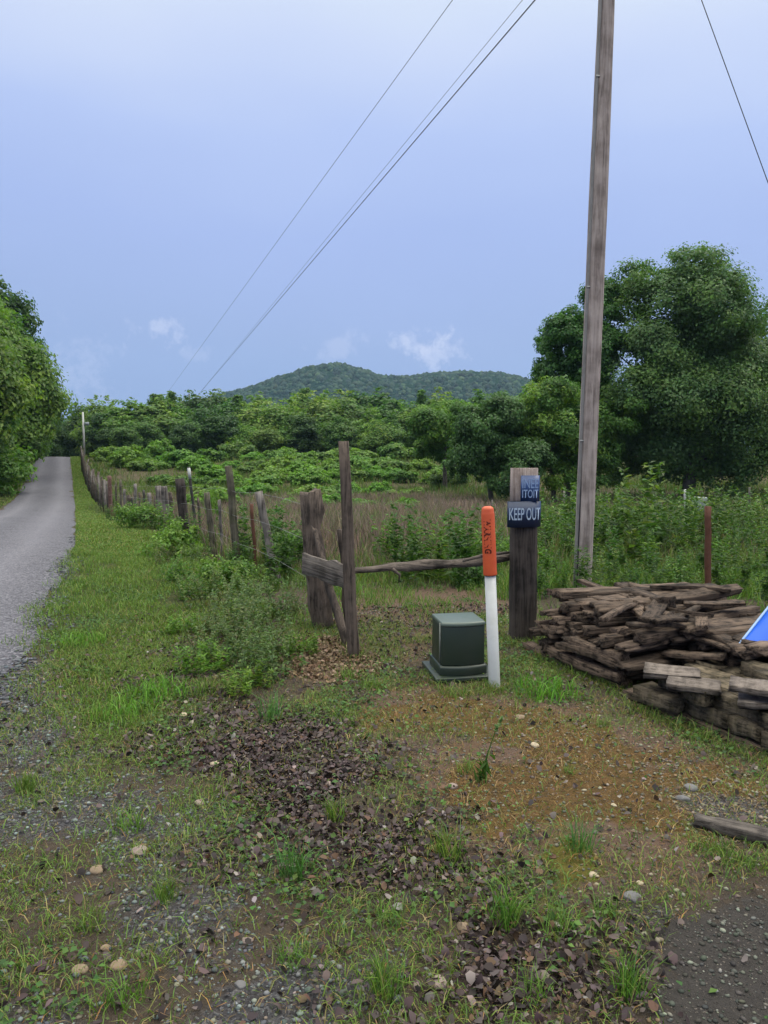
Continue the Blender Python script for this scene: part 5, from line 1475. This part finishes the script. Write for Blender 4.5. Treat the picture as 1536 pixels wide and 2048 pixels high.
el = math_(nt, 'ADD', el, math_(nt, 'MULTIPLY', sep.outputs[0], .03))
HOR = (.24, .385, .73)
grad = ramp(nt, el, [(0.0, HOR), (.06, (.25, .39, .745)), (.16, (.30, .435, .80)), (.28, (.35, .485, .90)), (.38, (.44, .575, .965)), (.46, (.61, .72, 1.0)), (.53, (.76, .87, 1.0)), (.62, (.93, .96, 1.0)), (.72, (1.0, 1.0, 1.0))])
zen = N(nt, 'MapRange', {0: sep.outputs[2], 1: .5, 2: .85, 3: 1.0, 4: 3.6}).outputs[0]
warm = N(nt, 'CombineXYZ', {0: zen, 1: zen, 2: math_(nt, 'MULTIPLY', zen, N(nt, 'MapRange', {0: sep.outputs[2], 1: .5, 2: .8, 3: 1.0, 4: .86}).outputs[0])}).outputs[0]
col = mix(nt, 1.0, grad, warm, 'MULTIPLY')
cn = noise(nt, dirn, 38, 6, .68)
wn = N(nt, 'TexNoise', {'Vector': dirn, 'Scale': 17., 'Detail': 5., 'Roughness': .62})
dirw = N(nt, 'VectorMath', {0: wn.outputs['Color'], 1: (.075, .075, .05), 2: dirn}, operation='MULTIPLY_ADD').outputs[0]
dirw = N(nt, 'VectorMath', {0: dirw, 1: (.0375, .0375, .025)}, operation='SUBTRACT').outputs[0]
for (px, py, sx, sz, amp) in ((312, 664, 26, 60, .55), (828, 690, 24, 46, .6), (866, 712, 22, 38, .55), (675, 692, 28, 50, .3), (392, 703, 34, 80, .2), (150, 745, 20, 18, .25)):
    d = ray(px, py); d = d / np.linalg.norm(d)
    df = N(nt, 'VectorMath', {0: dirw, 1: tuple(d)}, operation='SUBTRACT').outputs[0]
    df = N(nt, 'VectorMath', {0: df, 1: (sx, sx, sz)}, operation='MULTIPLY').outputs[0]
    ln = N(nt, 'VectorMath', {0: df}, operation='LENGTH').outputs['Value']
    f = math_(nt, 'SUBTRACT', math_(nt, 'ADD', 1.0, math_(nt, 'MULTIPLY', math_(nt, 'SUBTRACT', cn, .5), 4.2)), ln)
    f = math_(nt, 'MULTIPLY', N(nt, 'MapRange', {0: f, 1: 0., 2: 1.0, 3: 0., 4: 1.}, interpolation_type='SMOOTHSTEP').outputs[0], amp)
    col = mix(nt, f, col, (.60, .68, .96))
hs = N(nt, 'HueSaturation', {'Saturation': .88, 'Color': col})
bg2 = N(nt, 'Background', {0: hs.outputs[0], 1: 1.0})
ms = N(nt, 'MixShader', {0: .93, 1: bg1.outputs[0], 2: bg2.outputs[0]})
nt.links.new(ms.outputs[0], out.inputs[0])

sd = bpy.data.lights.new('sun', 'SUN'); sd.energy = 1.5; sd.angle = R(20); sd.color = (1, .95, .88)
so = bpy.data.objects.new('sun', sd); COL.objects.link(so)
dv = Vector((math.sin(SUN_AZ) * math.cos(SUN_EL), math.cos(SUN_AZ) * math.cos(SUN_EL), math.sin(SUN_EL)))
so.rotation_euler = (-dv).to_track_quat('-Z', 'Y').to_euler()

# ------------------------------------------------------------------ camera
cd = bpy.data.cameras.new('camera'); cd.sensor_fit = 'VERTICAL'; cd.sensor_height = 36; cd.lens = FPX / 2048 * 36; cd.clip_start = .05; cd.clip_end = 4000
co_ = bpy.data.objects.new('camera', cd); COL.objects.link(co_)
co_.location = (0, 0, EYE); co_.rotation_euler = (math.pi / 2 - PITCH, 0, 0)
SC.camera = co_
vs = SC.view_settings; vs.view_transform = 'Standard'; vs.look = 'None'; vs.exposure = 0; vs.gamma = 1; vs.use_curve_mapping = False
SC.cycles.max_bounces = 8; SC.cycles.diffuse_bounces = 5; SC.cycles.glossy_bounces = 2; SC.cycles.transmission_bounces = 3; SC.cycles.volume_bounces = 0
SC.cycles.use_denoising = True
